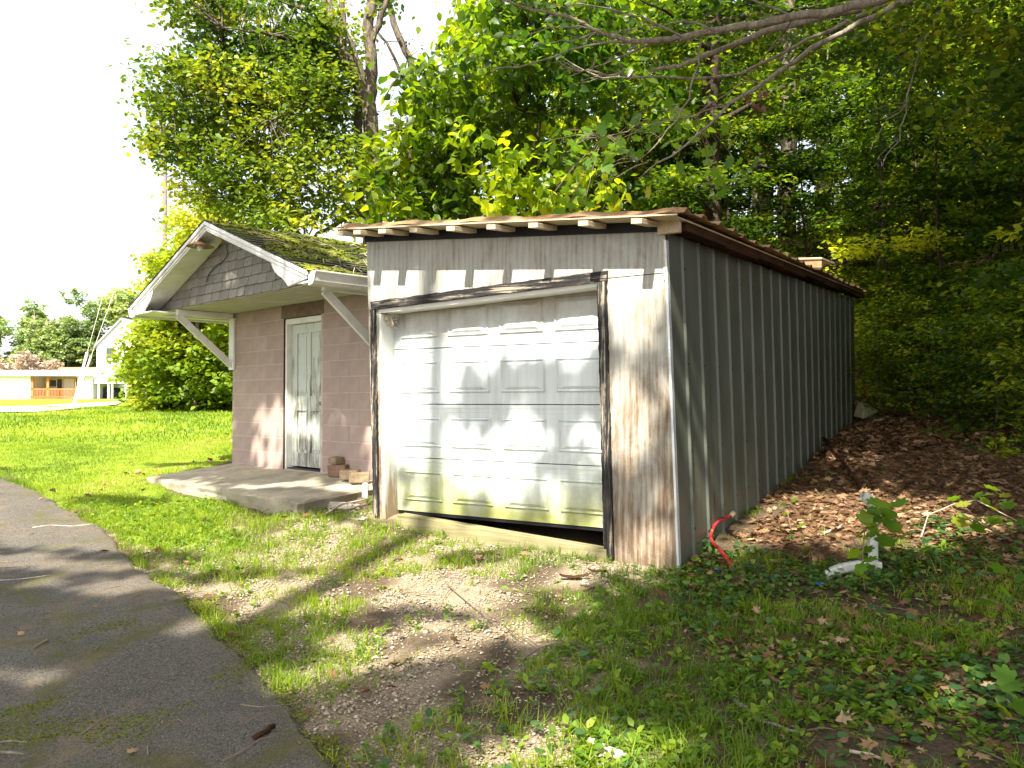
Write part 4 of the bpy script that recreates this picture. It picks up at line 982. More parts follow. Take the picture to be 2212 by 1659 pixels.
def build_trees():
    # the big oak behind the two buildings
    Y = 16.5
    stems = [([(803, 560), (808, 430), (806, 330), (795, 230), (775, 180), (745, 120), (712, 40), (690, -60)], .20, .10),
             ([(797, 240), (802, 180), (800, 100), (796, 40), (815, -60)], .14, .10),
             ([(796, 190), (770, 130), (745, 60), (735, -30)], .08, .05),
             ([(778, 500, .3), (779, 400, .3), (776, 300, .3), (772, 200, .2), (778, 150, .1)], .11, .08),
             ([(800, 100), (822, 40), (840, -20)], .08, .05),
             ([(800, 460), (760, 462), (730, 480), (695, 500), (660, 520)], .075, .03),
             ([(770, 180), (700, 215, -.5), (640, 235, -1), (585, 262, -1.5)], .06, .02),
             ([(776, 290), (700, 330), (620, 345), (550, 340, .5)], .055, .018),
             ([(745, 120), (660, 90), (560, 70, -1), (480, 60, -1)], .06, .018),
             ([(776, 400), (700, 420), (610, 440), (520, 430)], .045, .015),
             ([(720, 40), (600, 0), (480, -40)], .06, .03), ([(640, 235, -1), (540, 210, -1), (430, 190, -1), (370, 230, -1)], .03, .012), ([(620, 345), (500, 330), (400, 330), (350, 310)], .03, .012)]
    poly = [(318, -40), (420, 70), (440, 110), (350, 130), (318, 200), (325, 300), (370, 335), (390, 420), (440, 470), (520, 500), (640, 520), (785, 500), (790, 400), (830, 330), (800, 230), (800, 190), (830, 150), (815, 90), (850, -60), (318, -60)]
    cl = px_clusters(poly, 430, 14.9, 18.2, (.22, .50), .34, 3)
    cl2 = px_clusters([(318, -20), (480, -20), (520, 80), (420, 90), (350, 30)], 16, 15.5, 17.5, (.25, .45))
    cl3 = px_clusters([(430, -60), (730, -60), (770, 120), (760, 200), (600, 210), (440, 130)], 110, 15.2, 18.5, (.22, .5), .18, 4)
    cl = np.concatenate([cl, cl3])
    pixel_tree('oak_tree', 'big oak with forked trunk rising behind the gap between pink building and garage', Y, stems, np.concatenate([cl, cl2]), .125, 105, 'leaf_oak', 'bark_grey', lambda p: tn(p, 1.3, .62), flat=.85, T=LEAF_T, F=LEAF_F)
    # second leaning tree with reddish thin leaves right of the oak
    stems = [([(945, 560), (930, 400), (905, 250), (885, 130), (850, 50), (820, -60)], .12, .06), ([(905, 250), (870, 170), (835, 90), (800, 50)], .05, .02), ([(930, 400), (990, 250), (1040, 100), (1080, -50)], .07, .03)]
    cl = px_clusters([(815, 100), (900, 60), (940, 200), (900, 280), (840, 270)], 12, 17, 19, (.2, .35))
    pixel_tree('dying_tree', 'leaning grey tree with sparse browned leaves right of the oak', 18, stems, cl, .10, 26, 'leaf_dead', 'bark_grey', lambda p: .35+.65*rng.random(len(p)))
    # lit low tree left of the house and the leafy shrub under the eave
    Y = 26
    cl = px_clusters([(312, 570), (372, 530), (392, 460), (480, 450), (520, 480), (480, 560), (400, 640), (310, 640), (285, 600)], 60, 24, 28, (.35, .7), .25, 6)
    pixel_tree('young_tree', 'sunlit yellow-green tree rising over the left eave of the pink building', Y, [([(420, 870), (425, 700), (430, 560), (440, 460)], .11, .04), ([(425, 660), (360, 590), (320, 570)], .05, .02), ([(430, 600), (470, 500)], .04, .02)], cl, .16, 130, 'leaf_shrub', 'bark_grey', lambda p: tn(p, .9, .72), flat=.8, T=LEAF_T, F=LEAF_F)
    cl = px_clusters([(290, 862), (282, 800), (295, 735), (330, 680), (420, 650), (520, 660), (520, 872), (380, 874), (310, 872)], 150, 25.5, 31, (.4, .8), .15, 8)
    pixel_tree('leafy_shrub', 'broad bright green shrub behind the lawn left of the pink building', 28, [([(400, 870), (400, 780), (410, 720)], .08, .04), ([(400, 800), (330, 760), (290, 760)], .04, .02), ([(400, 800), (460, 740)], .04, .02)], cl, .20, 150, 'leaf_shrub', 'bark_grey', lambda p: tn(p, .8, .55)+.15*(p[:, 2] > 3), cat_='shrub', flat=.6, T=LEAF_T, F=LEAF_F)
    # far trees beyond the white home
    Yf = 140
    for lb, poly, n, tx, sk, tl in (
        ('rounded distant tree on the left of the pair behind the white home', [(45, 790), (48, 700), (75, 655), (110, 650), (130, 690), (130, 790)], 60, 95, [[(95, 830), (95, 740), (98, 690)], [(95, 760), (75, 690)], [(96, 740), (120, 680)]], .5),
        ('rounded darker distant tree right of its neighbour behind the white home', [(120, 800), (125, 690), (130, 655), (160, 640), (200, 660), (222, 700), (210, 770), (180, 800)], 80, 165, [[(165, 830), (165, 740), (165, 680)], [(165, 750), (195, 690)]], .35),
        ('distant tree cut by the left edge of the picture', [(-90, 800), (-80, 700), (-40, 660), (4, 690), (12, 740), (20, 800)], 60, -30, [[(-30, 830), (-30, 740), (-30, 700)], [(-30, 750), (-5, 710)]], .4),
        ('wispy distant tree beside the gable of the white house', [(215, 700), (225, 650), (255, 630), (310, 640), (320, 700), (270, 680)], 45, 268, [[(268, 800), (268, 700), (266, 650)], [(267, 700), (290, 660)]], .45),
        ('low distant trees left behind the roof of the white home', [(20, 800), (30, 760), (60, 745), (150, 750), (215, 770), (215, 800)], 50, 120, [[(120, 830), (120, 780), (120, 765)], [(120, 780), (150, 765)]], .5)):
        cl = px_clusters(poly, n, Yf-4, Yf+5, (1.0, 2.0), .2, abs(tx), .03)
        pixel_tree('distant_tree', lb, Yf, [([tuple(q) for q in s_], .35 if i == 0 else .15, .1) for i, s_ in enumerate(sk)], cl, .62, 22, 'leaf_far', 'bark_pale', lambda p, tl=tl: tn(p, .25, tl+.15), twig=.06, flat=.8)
    cl = px_clusters([(-20, 800), (0, 775), (60, 768), (120, 775), (130, 800)], 26, 100, 108, (.6, 1.2))
    pixel_tree('brush_pile', 'pile of brown cut brush behind the roof of the white home', 104, [([(40, 815), (40, 800)], .1, .05), ([(20, 800), (120, 780)], .08, .03)], cl, .5, 24, 'leaf_brush', 'bark_pale', lambda p: rng.random(len(p)), cat_='brush pile', twig=.05)

    # broad-leaved understory right behind the garage (long hanging leaves)
    specs = [
        ('slender broad-leaved tree just right of the oak trunk above the garage roof', 14.6, [(870, 560), (880, 420), (890, 300), (900, 180)], [(800, 480), (805, 300), (850, 290), (880, 200), (960, 150), (1010, 300), (1010, 480)], 60),
        ('broad-leaved tree with drooping leaves over the left half of the garage roof', 15.6, [(1010, 560), (1005, 400), (1000, 250), (1010, 80), (1015, -60)], [(920, 480), (900, 250), (890, 60), (930, -60), (1150, -60), (1160, 200), (1130, 480)], 120),
        ('broad-leaved tree with bright leaves over the middle of the garage roof', 14.4, [(1160, 560), (1150, 400), (1165, 250), (1150, 60), (1160, -60)], [(1060, 470), (1050, 250), (1040, 40), (1060, -60), (1330, -60), (1330, 200), (1300, 460)], 130),
        ('broad-leaved tree standing behind the right half of the garage roof', 17.5, [(1330, 560), (1335, 400), (1325, 250), (1330, 60), (1340, -60)], [(1230, 460), (1210, 250), (1200, -60), (1500, -60), (1500, 200), (1480, 460)], 130)]
    for i, (lb, Y, tk, poly, n) in enumerate(specs):
        cl = px_clusters(poly, n, Y-1.6, Y+1.9, (.25, .5), .28, 40+i)
        st = [(tk, .055, .03)]
        for j in range(7):
            k = tk[1+j % (len(tk)-1)]; dx = (-1 if j % 2 else 1)*random.uniform(60, 120)
            st.append(([k, (k[0]+dx*.5, k[1]-25+random.uniform(-20, 20)), (k[0]+dx, k[1]-20+random.uniform(-30, 60))], .028, .008))
        pixel_tree('broadleaf_tree', lb, Y, st, cl, .20, 72, 'leaf_broad', 'bark_dark', lambda p: tn(p, 1.1, .55), T=LEAF_T, F=LEAF_F, droop=(-.98, .0), twig=.014, flat=.9)

    # big-lobed leaves of a tulip tree bough in front (nearer, over the garage roof)
    Y = 9.0
    st = [([(1700, 60, 1), (1560, 130, .5), (1450, 215), (1370, 260), (1290, 330), (1240, 370)], .03, .008), ([(1450, 215), (1400, 330), (1330, 400)], .012, .005), ([(1560, 130, .5), (1560, 300, 0), (1500, 400, 0)], .014, .005)]
    return
build_trees()

# generic woodland trees: a few shapes, copied
def woodland_proto(kind, seed):
    r = np.random.default_rng(seed); root = empty({'tall': 'forest_tree', 'mid': 'understory_tree', 'low': 'undergrowth_bush'}[kind], (0, 0, 0))
    H, base, R, n, per, ls, r0 = {'tall': (15, 4.0, 3.0, 160, 85, .16, .23), 'mid': (7.5, 1.2, 1.9, 95, 70, .145, .055), 'low': (2.4, .15, 1.2, 40, 80, .12, .02)}[kind]
    tr = MB(); lean_ = r.normal(0, .25, 2)
    top = np.array([lean_[0]*H*.12, lean_[1]*H*.12, H]); limb(tr, [(0, 0, -.4), tuple(top*.35), tuple(top*.7), tuple(top)], r0, r0*.25, 9, .05 if kind != 'low' else .02, seed)
    tr.obj('trunk', 'bark_dark' if seed % 2 else 'bark_grey', root, True)
    cl = []; lb = MB(); nl = {'tall': 16, 'mid': 13, 'low': 9}[kind]
    for i in range(nl):
        t = (i+.5)/nl; z = base+(H-base)*t; a = i*2.4+r.uniform(-.4, .4)
        rr = R*(1-.55*abs(t-.35)/.65)*r.uniform(.7, 1.1); s = top*(z/H)
        e = s+np.array([math.cos(a)*rr, math.sin(a)*rr, r.uniform(.0, .25)*rr]); s0 = s.copy(); s0[2] -= .12*rr
        s0 = top*(max(.05, s0[2])/H)
        pts = [tuple(s0), tuple((s0+e)/2+[0, 0, .1*rr]), tuple(e)]
        lb.tube(wob(pts, .05*rr, seed+i, 3), list(np.linspace(r0*.3, r0*.06, 7)), 5, cap=False)
        k = max(3, n//nl)
        for j in range(k):
            u = r.uniform(.3, 1.05); p = s0+(e-s0)*u+r.normal(0, .20*rr, 3)*[1, 1, .30]
            cl.append((*p, r.uniform(.3, .55)*(1 if kind != 'low' else .7)))
    cl = np.array(cl); lb.obj('limbs', 'bark_dark', root, True)
    pos = clump_points(cl, per, .42)
    leaf_obj('crown', pos, ls, 'leaf_forest', root, lambda p: tn(p, .75, .50), DIA_T, DIA_F, (-.6, .25), .45)
    return root
def copy_tree(o, parent=None):
    c = o.copy(); C.objects.link(c); c.parent = parent
    for ch in o.children:
        d = ch.copy(); C.objects.link(d); d.parent = c
    return c
def build_woods():
    used = {}
    protos = {'tall': [woodland_proto('tall', s) for s in (1, 2, 3)], 'mid': [woodland_proto('mid', s) for s in (11, 12, 13)], 'low': [woodland_proto('low', s) for s in (21, 22)]}
    def place(kind, px, Y, sc_=1, label=None, group=None, x=None):
        i = random.randrange(len(protos[kind])); p = protos[kind][i]
        o = p if (kind, i) not in used else copy_tree(p); used[(kind, i)] = 1
        X = (px-1106)/FPX*Y if x is None else x
        o.location = (X, Y, float(height(X, Y))-.1); o.rotation_euler = (0, 0, random.uniform(0, 6.28)); o.scale = (sc_*random.uniform(.9, 1.15), sc_*random.uniform(.9, 1.15), sc_)
        tag(o, label, {'tall': 'tree', 'mid': 'tree', 'low': 'bush'}[kind], group); return o
    place('tall', 1521, 17.4, 1.0, 'thick-barked tree standing just behind the right half of the garage roof')
    place('tall', 1700, 23, 1.15, 'dark tall tree rising behind the eave of the metal garage side')
    place('tall', 1655, 27, 1.1, 'second dark tall trunk left of the tree behind the garage eave')
    place('mid', 1800, 20, .9, 'thin forked sapling beside the loose board at the far end of the roof')
    place('tall', 2135, 26, 1.0, 'tall tree near the right edge on the hillside')
    gT = ('tall leafy tree among the dense woods on the hillside', 'tall trees of the woods')
    for px, Y, s in ((1420, 24, 1.1), (1560, 30, 1.3), (1280, 27, 1.1), (1880, 30, 1.2), (1960, 23, .95), (2060, 33, 1.25), (2240, 30, 1.1), (2330, 22, 1), (1780, 36, 1.4), (1640, 38, 1.4), (1480, 38, 1.3), (1340, 36, 1.2), (1180, 30, 1.1), (2150, 40, 1.4), (1980, 42, 1.5), (2300, 42, 1.4), (1860, 48, 1.5), (1700, 50, 1.6), (1540, 50, 1.5), (2450, 36, 1.3), (1400, 48, 1.4), (1240, 42, 1.2), (1090, 34, 1.1), (2700, 15, .95), (3100, 12, .9), (2600, 21, 1), (2900, 24, 1.1), (3600, 10, .9), (2900, 8.5, .9), (3400, 6.5, .9), (2750, 11.5, .95), (1010, 42, 1.1), (2100, 50, 1.6), (1900, 55, 1.7), (2300, 52, 1.6)):  # those far past the right edge are unseen, added to block sky light
        place('tall', px, Y, s, *gT)
    gM = ('leafy understory tree among the woods behind the garage', 'understory trees of the woods')
    for px, Y, s in ((1560, 17.5, .9), (1640, 19, .9), (1750, 18, .8), (1900, 18, .8), (2010, 16.5, .8), (2090, 18.5, 1), (2190, 16, .9), (2280, 14, .9), (1960, 21, 1), (1850, 23, 1), (2150, 22, 1), (2240, 19, 1), (1600, 24, 1), (1480, 21, 1), (1400, 19.5, 1), (1250, 21, 1), (1120, 20, 1), (960, 22, 1), (2050, 25, 1.1), (1720, 27, 1.1), (1920, 27, 1.1), (2330, 17, 1), (2130, 29, 1.1), (2440, 12, .9), (2600, 13, 1), (2050, 14.5, .8), (1930, 15.5, .8), (2420, 15, 1), (1990, 18.5, 1), (2620, 7.2, .9), (3050, 5.6, .9), (2680, 9.2, 1), (3100, 7.2, 1), (2500, 10.2, .9), (3600, 4.6, .9)):  # rightmost ones stand out of view, added to keep sky off the metal wall
        place('mid', px, Y, s, *gM)
    gL = ('leafy bush in the undergrowth of the shaded hillside', 'undergrowth bushes')
    for px, Y, s in ((1900, 15, .9), (1960, 16, 1), (2030, 15, .9), (2100, 14.5, 1), (2170, 13.5, .9), (2240, 12.5, 1), (2300, 11, .9), (1930, 18.5, 1.1), (2060, 19, 1.1), (2180, 18, 1.2), (1880, 20, 1.2), (2000, 21, 1.3), (2120, 22, 1.3), (2250, 20, 1.3), (1800, 21.5, 1.2), (1700, 20, 1.2), (1600, 20, 1.3), (1950, 25, 1.4), (2080, 26, 1.4), (2200, 26, 1.4), (1850, 26, 1.4), (1500, 18.5, 1.2), (1870, 16.5, .8), (2380, 9.5, .8), (2450, 11, 1), (1985, 13.8, .8), (2080, 13.2, .8), (2170, 12.2, .8), (1900, 14.2, .7), (2310, 13.5, 1.1), (1990, 28, 1.5), (2120, 31, 1.5), (2010, 12.3, .7), (2080, 11.4, .7), (2150, 10.6, .7), (2230, 9.6, .7), (2190, 11.5, .9), (1900, 13.2, .6), (2290, 8.6, .6), (1965, 14.6, .9), (2060, 14.2, .9), (1930, 15.6, 1), (2110, 12.4, .8), (2240, 10.9, .8)):
        place('low', px, Y, s, *gL)
build_woods()
def build_painted_sun():  # added saplings whose paler leaf colour stands in for sun in the woods
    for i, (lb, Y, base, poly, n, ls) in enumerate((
        ('yellow-green sapling with sun painted into its leaves behind the far end of the garage roof', 21, (1915, 760), [(1840, 640), (1850, 540), (1920, 510), (1990, 540), (2000, 620), (1930, 660)], 34, .17),
        ('leafy sapling with sun painted into its leaves near the upper right edge of the woods', 17, (2160, 900), [(2080, 470), (2090, 380), (2160, 350), (2230, 360), (2230, 520), (2150, 540)], 34, .14),
        ('bush with sun painted into its leaves at the right edge above the dark undergrowth', 14, (2190, 860), [(2100, 700), (2110, 600), (2180, 560), (2230, 580), (2230, 760), (2140, 760)], 26, .12),
        ('understory leaves with sun painted into their colour behind the middle of the garage roof', 19.5, (1420, 600), [(1180, 330), (1230, 200), (1380, 160), (1470, 220), (1490, 330), (1440, 440), (1230, 440)], 70, .17),
        ('small bush with sun-painted leaves low in the dark woods right of the metal wall', 15.5, (2040, 900), [(1990, 730), (2000, 690), (2090, 690), (2110, 740), (2050, 770)], 12, .11))):
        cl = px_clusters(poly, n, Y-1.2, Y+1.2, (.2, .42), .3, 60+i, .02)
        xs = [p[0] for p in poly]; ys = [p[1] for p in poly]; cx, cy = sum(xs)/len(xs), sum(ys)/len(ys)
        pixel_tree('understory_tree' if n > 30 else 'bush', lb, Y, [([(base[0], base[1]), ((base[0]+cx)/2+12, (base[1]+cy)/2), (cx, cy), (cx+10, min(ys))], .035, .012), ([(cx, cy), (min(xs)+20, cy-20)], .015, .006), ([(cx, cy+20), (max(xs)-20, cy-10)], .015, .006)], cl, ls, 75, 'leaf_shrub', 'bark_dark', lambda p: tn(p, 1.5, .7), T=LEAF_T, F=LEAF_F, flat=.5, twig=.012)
build_painted_sun()

# ------------------------------------------------------------------ trees out of view, crowns shaped leaf by leaf to cast the yard's dapple
LIT = [ # centre px, py, radius px, py, strength : where sun comes through to the ground or walls
    (230, 1120, 260, 48, .95), (60, 1100, 200, 20, .95), (160, 1172, 240, 19, 1), (120, 1225, 220, 17, .9), (240, 1275, 190, 17, .8), (90, 1345, 100, 10, .5), (420, 1352, 80, 20, .75), (50, 1475, 90, 32, .7), (250, 1050, 290, 36, 1),
    (200, 905, 480, 50, 1), (400, 962, 180, 16, .9), (120, 990, 190, 22, .95), (350, 1012, 170, 15, .8),
    (520, 1180, 300, 56, 1), (450, 1120, 150, 30, .9), (720, 1225, 300, 40, 1), (620, 1300, 230, 38, 1), (840, 1400, 220, 46, 1), (650, 1480, 120, 28, .8), (1180, 1200, 210, 70, 1), (1050, 1270, 260, 40, 1), (900, 1180, 190, 34, .85), (1020, 1370, 170, 36, .85), (760, 1550, 90, 25, .45), (1230, 1330, 120, 26, .5),
    (1250, 1640, 260, 66, .85), (1080, 1520, 80, 20, .4), (1420, 1500, 60, 16, .3), (2070, 1495, 90, 55, 1), (1760, 1125, 330, 48, 1), (2030, 1150, 170, 38, 1), (1850, 1010, 60, 18, .6), (1570, 1150, 60, 60, .8), (1900, 1075, 30, 30, .7), (2080, 1080, 60, 25, .6), (1740, 985, 70, 14, .45), (1800, 1330, 200, 22, .25),
    (650, 1065, 130, 8, .7), (760, 1030, 60, 8, .6), (600, 1030, 70, 7, .6), (700, 1083, 60, 8, .7),
    (1070, 980, 330, 280, 1), (1130, 600, 370, 80, 1), (1390, 900, 80, 330, .92),
    (575, 985, 36, 48, 1), (520, 600, 60, 50, .6), (440, 630, 40, 25, .4), (1500, 1000, 50, 260, .5), (1700, 800, 20, 90, .6), (560, 545, 130, 60, .5), (700, 560, 80, 40, .3),
]
SHADE = [(560, 1038, 230, 26, .8), (512, 930, 40, 60, .8), (1960, 1300, 260, 60, .7), (740, 985, 50, 85, 1), (512, 985, 18, 90, .8), (330, 943, 300, 13, .75), (430, 1000, 100, 8, .8), (240, 1082, 150, 10, .5), (300, 1205, 160, 9, .6), (1000, 1205, 110, 14, .4), (560, 1245, 150, 9, .4), (950, 1330, 110, 12, .4), (1340, 1100, 30, 150, .4), (1180, 790, 150, 52, .95), (1270, 800, 60, 90, .7), (1010, 815, 70, 50, .8), (1180, 930, 50, 60, .5), (1010, 1060, 34, 60, .6), (1150, 1080, 40, 50, .45), (1235, 1000, 60, 90, .55), (880, 1000, 25, 40, .5), (1400, 800, 40, 60, .5), (1360, 1060, 60, 60, .6), (1430, 950, 30, 60, .4), (950, 560, 60, 30, .35), (1120, 600, 40, 30, .3), (1350, 1240, 200, 10, .3)]
def canopy():
    N = 420000
    tx = rng.uniform(-13, 13, N); ty = rng.uniform(1.0, 22, N)
    T = np.stack([tx, ty, height(tx, ty)], 1)
    # where the ray to that ground point first meets a front wall, use that point
    S = SUN
    def hitplane(org, v, r, d, x0, x1, z0, z1):
        den = S[0]*v[0]+S[1]*v[1]; t = (d-((T[:, 0]-org[0])*v[0]+(T[:, 1]-org[1])*v[1]))/den
        P = T+t[:, None]*S; lx = (P[:, 0]-org[0])*r[0]+(P[:, 1]-org[1])*r[1]
        ok = (t > 0) & (lx > x0) & (lx < x1) & (P[:, 2] > z0) & (P[:, 2] < z1)
        T[ok] = P[ok]; return ok
    on2 = hitplane(GC, gr, gv, 0.04, .06, GL, .3, 3.05)
    hitplane(HW, hv, hr, 0, 0, 3.84, .6, 2.9); hitplane(HW, hv, hr, -.86, -.5, 3.84, 2.9, 3.8)
    on = hitplane(GC, gv, gr, 0, -3.134, 0, .2, 3.2)
    px, py, yc = proj(T)
    lit = np.zeros(N)
    wx = 26*(noise2(px, py, .02, 5)-.5)*2; wy = 14*(noise2(px, py, .03, 6)-.5)*2
    for a, b, ra, rb, s in LIT:
        q = np.sqrt(((px-a+wx)/(ra*1.12))**2+((py-b+wy)/(rb*1.3+3))**2); lit = np.maximum(lit, s*(1-sst(.8, 1.1, q)))
    for a, b, ra, rb, s in SHADE:
        q = np.sqrt(((px-a+wx*.3)/ra)**2+((py-b+wy*.3)/rb)**2); lit = lit*(1-s*(1-sst(.6, 1.25, q)))
    lit = np.where((T[:, 1] > 13.2) & ((T[:, 1] > 18.5) | (px < 1830)), 1.0, lit)
    sy = (T[:, 0]-GC[0])*gv[0]+(T[:, 1]-GC[1])*gv[1]
    for (y0, z0, ry, rz, s_, sk) in ((.25, 1.5, .3, 1.6, 1, 0), (.75, .9, .3, .9, .95, .1), (3.05, 1.95, .16, .35, .8, .12), (1.5, 1.1, .1, .4, .35, .1), (2.3, .9, .1, .4, .3, .1), (5.5, 1.9, .4, .1, .3, 0)):
        q = np.sqrt(((sy-y0-sk*(T[:, 2]-z0))/ry)**2+((T[:, 2]-z0)/rz)**2); sw = s_*(1-sst(.6, 1.2, q)) if (y0, z0) == (.25, 1.5) else np.maximum(sw, s_*(1-sst(.6, 1.2, q)))
    lit = np.where(on2, sw, lit)
    n_ = noise2(T[:, 0], T[:, 1], 6, 77)
    lit = np.where((lit < .05) & (n_ > .88) & ~on & ~on2, .3, lit)
    keep = rng.random(N) > np.clip(lit*1.15, 0, 1)
    keep &= ~((lit > .62))
    T = T[keep]; n = len(T)
    zc = rng.uniform(9.5, 14, n)
    # climb far enough along the sun ray to be above the picture
    L_ = (zc-T[:, 2])/S[2]; P = T+L_[:, None]*S
    for _ in range(12):
        x, y, yc = proj(P); bad = (yc > .3) & (y > -170) & (x > -300) & (x < 2500)
        P[bad] += S*.9
    x, y, yc = proj(P); ok = ~((yc > .1) & (y > -120) & (x > -200) & (x < 2400)) & (P[:, 2] < 24)
    P = P[ok]
    if len(P) > 150000: P = P[rng.permutation(len(P))[:150000]]
    trees = [((-5.2, -3.2), 'shade oak unseen left behind the camera, crown shaped to dapple the drive'), ((1.2, -6.2), 'shade maple unseen directly behind the camera, crown shaped to dapple the yard'), ((6.4, .6), 'shade maple right of the camera, crown shaped to cast shade, boughs over the garage corner')]
    B = np.array([t[0] for t in trees]); own = np.argmin(((P[:, None, :2]-(B+[0, 2])[None])**2).sum(2), 1)
    roots = []
    for i, ((bx, by), lb) in enumerate(trees):
        q = P[own == i]; zb = float(height(bx, by)); root = empty('shade_tree', (bx, by, zb), 0, lb, 'tree'); roots.append((root, np.array([bx, by, zb])))
        b0 = np.array([bx, by, zb])
        tr = MB(); limb(tr, [(0, 0, -.3), (.1, .1, 3.5), (0, .3, 8), (.2, .4, 17)], .26, .1, 12, .04, i); tr.obj('trunk', 'bark_grey', root, True)
        lm = MB(); cc = q[rng.permutation(len(q))[:46]]-b0
        for k, e in enumerate(cc):
            s = np.array([.05, .3, min(16, max(3.5, e[2]*.62))]); m = (s+e)/2+[0, 0, .5]
            limb(lm, [tuple(s), tuple(m), tuple(e)], .06, .012, 5, .12, k, 3)
        lm.obj('limbs', 'bark_grey', root, True)
        leaf_obj('crown', q-b0, .21, 'leaf_forest', root, None, DIA_T, DIA_F, (-.4, .3), .5, aspect=1.35)
    return roots
ROOTS = canopy()

def build_boughs():
    # bare sunlit boughs of the right-hand shade tree, reaching in over the garage
    root, b0 = ROOTS[2]
    Yb = 6.6
    def pl(pts, dy=0): return [at(a, b, Yb+dy+(c[0] if c else 0)) for a, b, *c in pts]
    B = [([(2300, -220), (1960, -15), (1859, 8), (1815, 22), (1715, 38), (1595, 56), (1475, 80), (1430, 86), (1377, 92), (1330, 80), (1277, 63), (1227, 33), (1150, 18), (1094, 2)], .046, .006, 0),
         ([(1859, 20), (1675, 62), (1595, 92), (1515, 124), (1475, 140), (1445, 146), (1407, 153)], .032, .012, .3),
         ([(2300, -120), (1955, 0), (1855, 52), (1755, 104), (1647, 180), (1575, 224), (1527, 276), (1475, 316), (1394, 373)], .030, .007, .6),
         ([(2100, -60), (1840, 40), (1700, 110), (1600, 160), (1500, 170), (1380, 165), (1300, 170), (1240, 140)], .02, .005, .9),
         ([(1377, 92), (1300, 92), (1200, 120), (1120, 142), (1060, 155)], .012, .003, 0), ([(1430, 86), (1350, 120), (1280, 150), (1230, 165)], .011, .003, .1),
         ([(1350, 150), (1310, 160), (1250, 150), (1210, 135)], .012, .004, .3), ([(1515, 90), (1505, 160), (1475, 240), (1430, 300), (1380, 345)], .011, .003, .1),
         ([(1475, 80), (1400, 40), (1340, 22), (1250, 10), (1150, 12)], .010, .003, -.1), ([(1548, 68), (1500, 50), (1430, 52), (1370, 62)], .010, .003, -.1),
         ([(1300, 68), (1230, 90), (1180, 95)], .008, .002, 0), ([(1277, 63), (1190, 60), (1120, 80), (1060, 78)], .008, .002, 0),
         ([(1720, 38), (1650, 10), (1560, -30)], .012, .004, 0), ([(1400, 350), (1330, 380), (1280, 400)], .007, .002, .6),
         ([(2060, -20), (2000, 70), (1975, 140), (1955, 240), (1940, 300), (1905, 360)], .012, .004, 1.5), ([(1960, 220), (1900, 280), (1880, 330)], .006, .002, 1.5),
         ([(1575, 224), (1500, 250), (1420, 262), (1340, 300)], .008, .002, .6)]
    mb = MB(); sk = []
    for i, (pts, r0, r1, dy) in enumerate(B):
        P = pl(pts, dy); P = [p-b0 for p in P]; limb(mb, [tuple(p) for p in P], r0, r1, 7, .012 if i < 4 else .018, 100+i, 3); sk += P
    first = at(2300, -220, Yb)-b0; limb(mb, [(.05, .3, 4.6), tuple((first+[.05, .3, 4.6])/2+[0, 0, .25]), tuple(first)], .08, .046, 8, .03, 3)
    first = at(2300, -120, Yb+.6)-b0; limb(mb, [(.05, .3, 4.2), tuple(first)], .07, .03, 8, .03, 4)
    r = random.Random(8); sk = np.array(sk)
    for k in range(120):   # fine dead twigs
        s = sk[r.randrange(len(sk))]
        d = np.array([r.uniform(-1, .1), r.uniform(-.3, .3), r.uniform(-.45, .25)]); L_ = r.uniform(.15, .55)
        e = s+d*L_; m_ = (s+e)/2+np.array([0, 0, r.uniform(-.03, .05)]); mb.tube([tuple(s), tuple(m_), tuple(e)], [.0045, .003, .0012], 4, cap=False)
    mb.obj('bough', 'bark_pale', root, True)
    # leaves of that tree that hang into view: large lobed leaves
    pts = []
    for (px, py, rx, ry, n, dy) in ((1255, 312, 60, 55, 20, 2.4), (1310, 285, 45, 40, 14, 2.5), (1450, 300, 110, 90, 34, 2.8), (1560, 350, 70, 60, 16, 3), (1240, 430, 60, 26, 12, 2.6)):
        for _ in range(n): pts.append(at(px+rng.normal(0, rx*.55), py+rng.normal(0, ry*.55), Yb+dy+rng.uniform(-.5, .7)))
    leaf_parts(root, np.array(pts)-b0, .14, 'leaf_maple', MAPLE_T, MAPLE_F, .05, .6)
    mb = MB(); sk2 = [at(1500, 250, Yb+2.8)-b0, at(1380, 270, Yb+2.6)-b0, at(1600, 180, Yb+2)-b0, at(1300, 300, Yb+2.5)-b0]
    mb.tube(wob([tuple(at(1715, 38, Yb)-b0), tuple(sk2[2]), tuple(sk2[0]), tuple(sk2[1]), tuple(sk2[3])], .03, 9, 3), .007, 5)
    for q in pts[::2]:
        q = q-b0; a_ = min(sk2, key=lambda w_: np.linalg.norm(w_-q)); mb.tube([tuple(a_), tuple((a_+q)/2+[0, 0, .05]), tuple(q)], .003, 4, cap=False)
    mb.obj('side_twigs', 'twig', root, True)
    cl = []
    for (px, py, rx, ry, n, dy) in ((1620, 40, 160, 40, 10, 1.6), (1850, 50, 120, 50, 14, 1.2), (1250, 30, 120, 30, 6, 2), (2050, 60, 180, 90, 60, 1.6), (2110, 220, 110, 110, 50, 2.2), (2180, 120, 60, 150, 34, 1.8), (1980, 30, 80, 50, 24, 1), (1700, 120, 140, 50, 14, 2.4), (1950, 180, 90, 70, 20, 2.6)):
        for _ in range(n): cl.append((*at(px+rng.normal(0, rx*.55), py+rng.normal(0, ry*.55), Yb+dy+rng.uniform(-.5, .7)), rng.uniform(.12, .26)))
    pos = clump_points(np.array(cl), 110, .6)
    leaf_obj('foliage', pos-b0, .085, 'leaf_forest', root, lambda p: tn(p, 1.5, .45), LEAF_T, LEAF_F, (-.7, .2))
    # a withered brown leaf cluster hanging from the dark bough
    q = np.array([at(1637+rng.normal(0, 7), 215+rng.uniform(-25, 28), 7.3) for _ in range(16)])
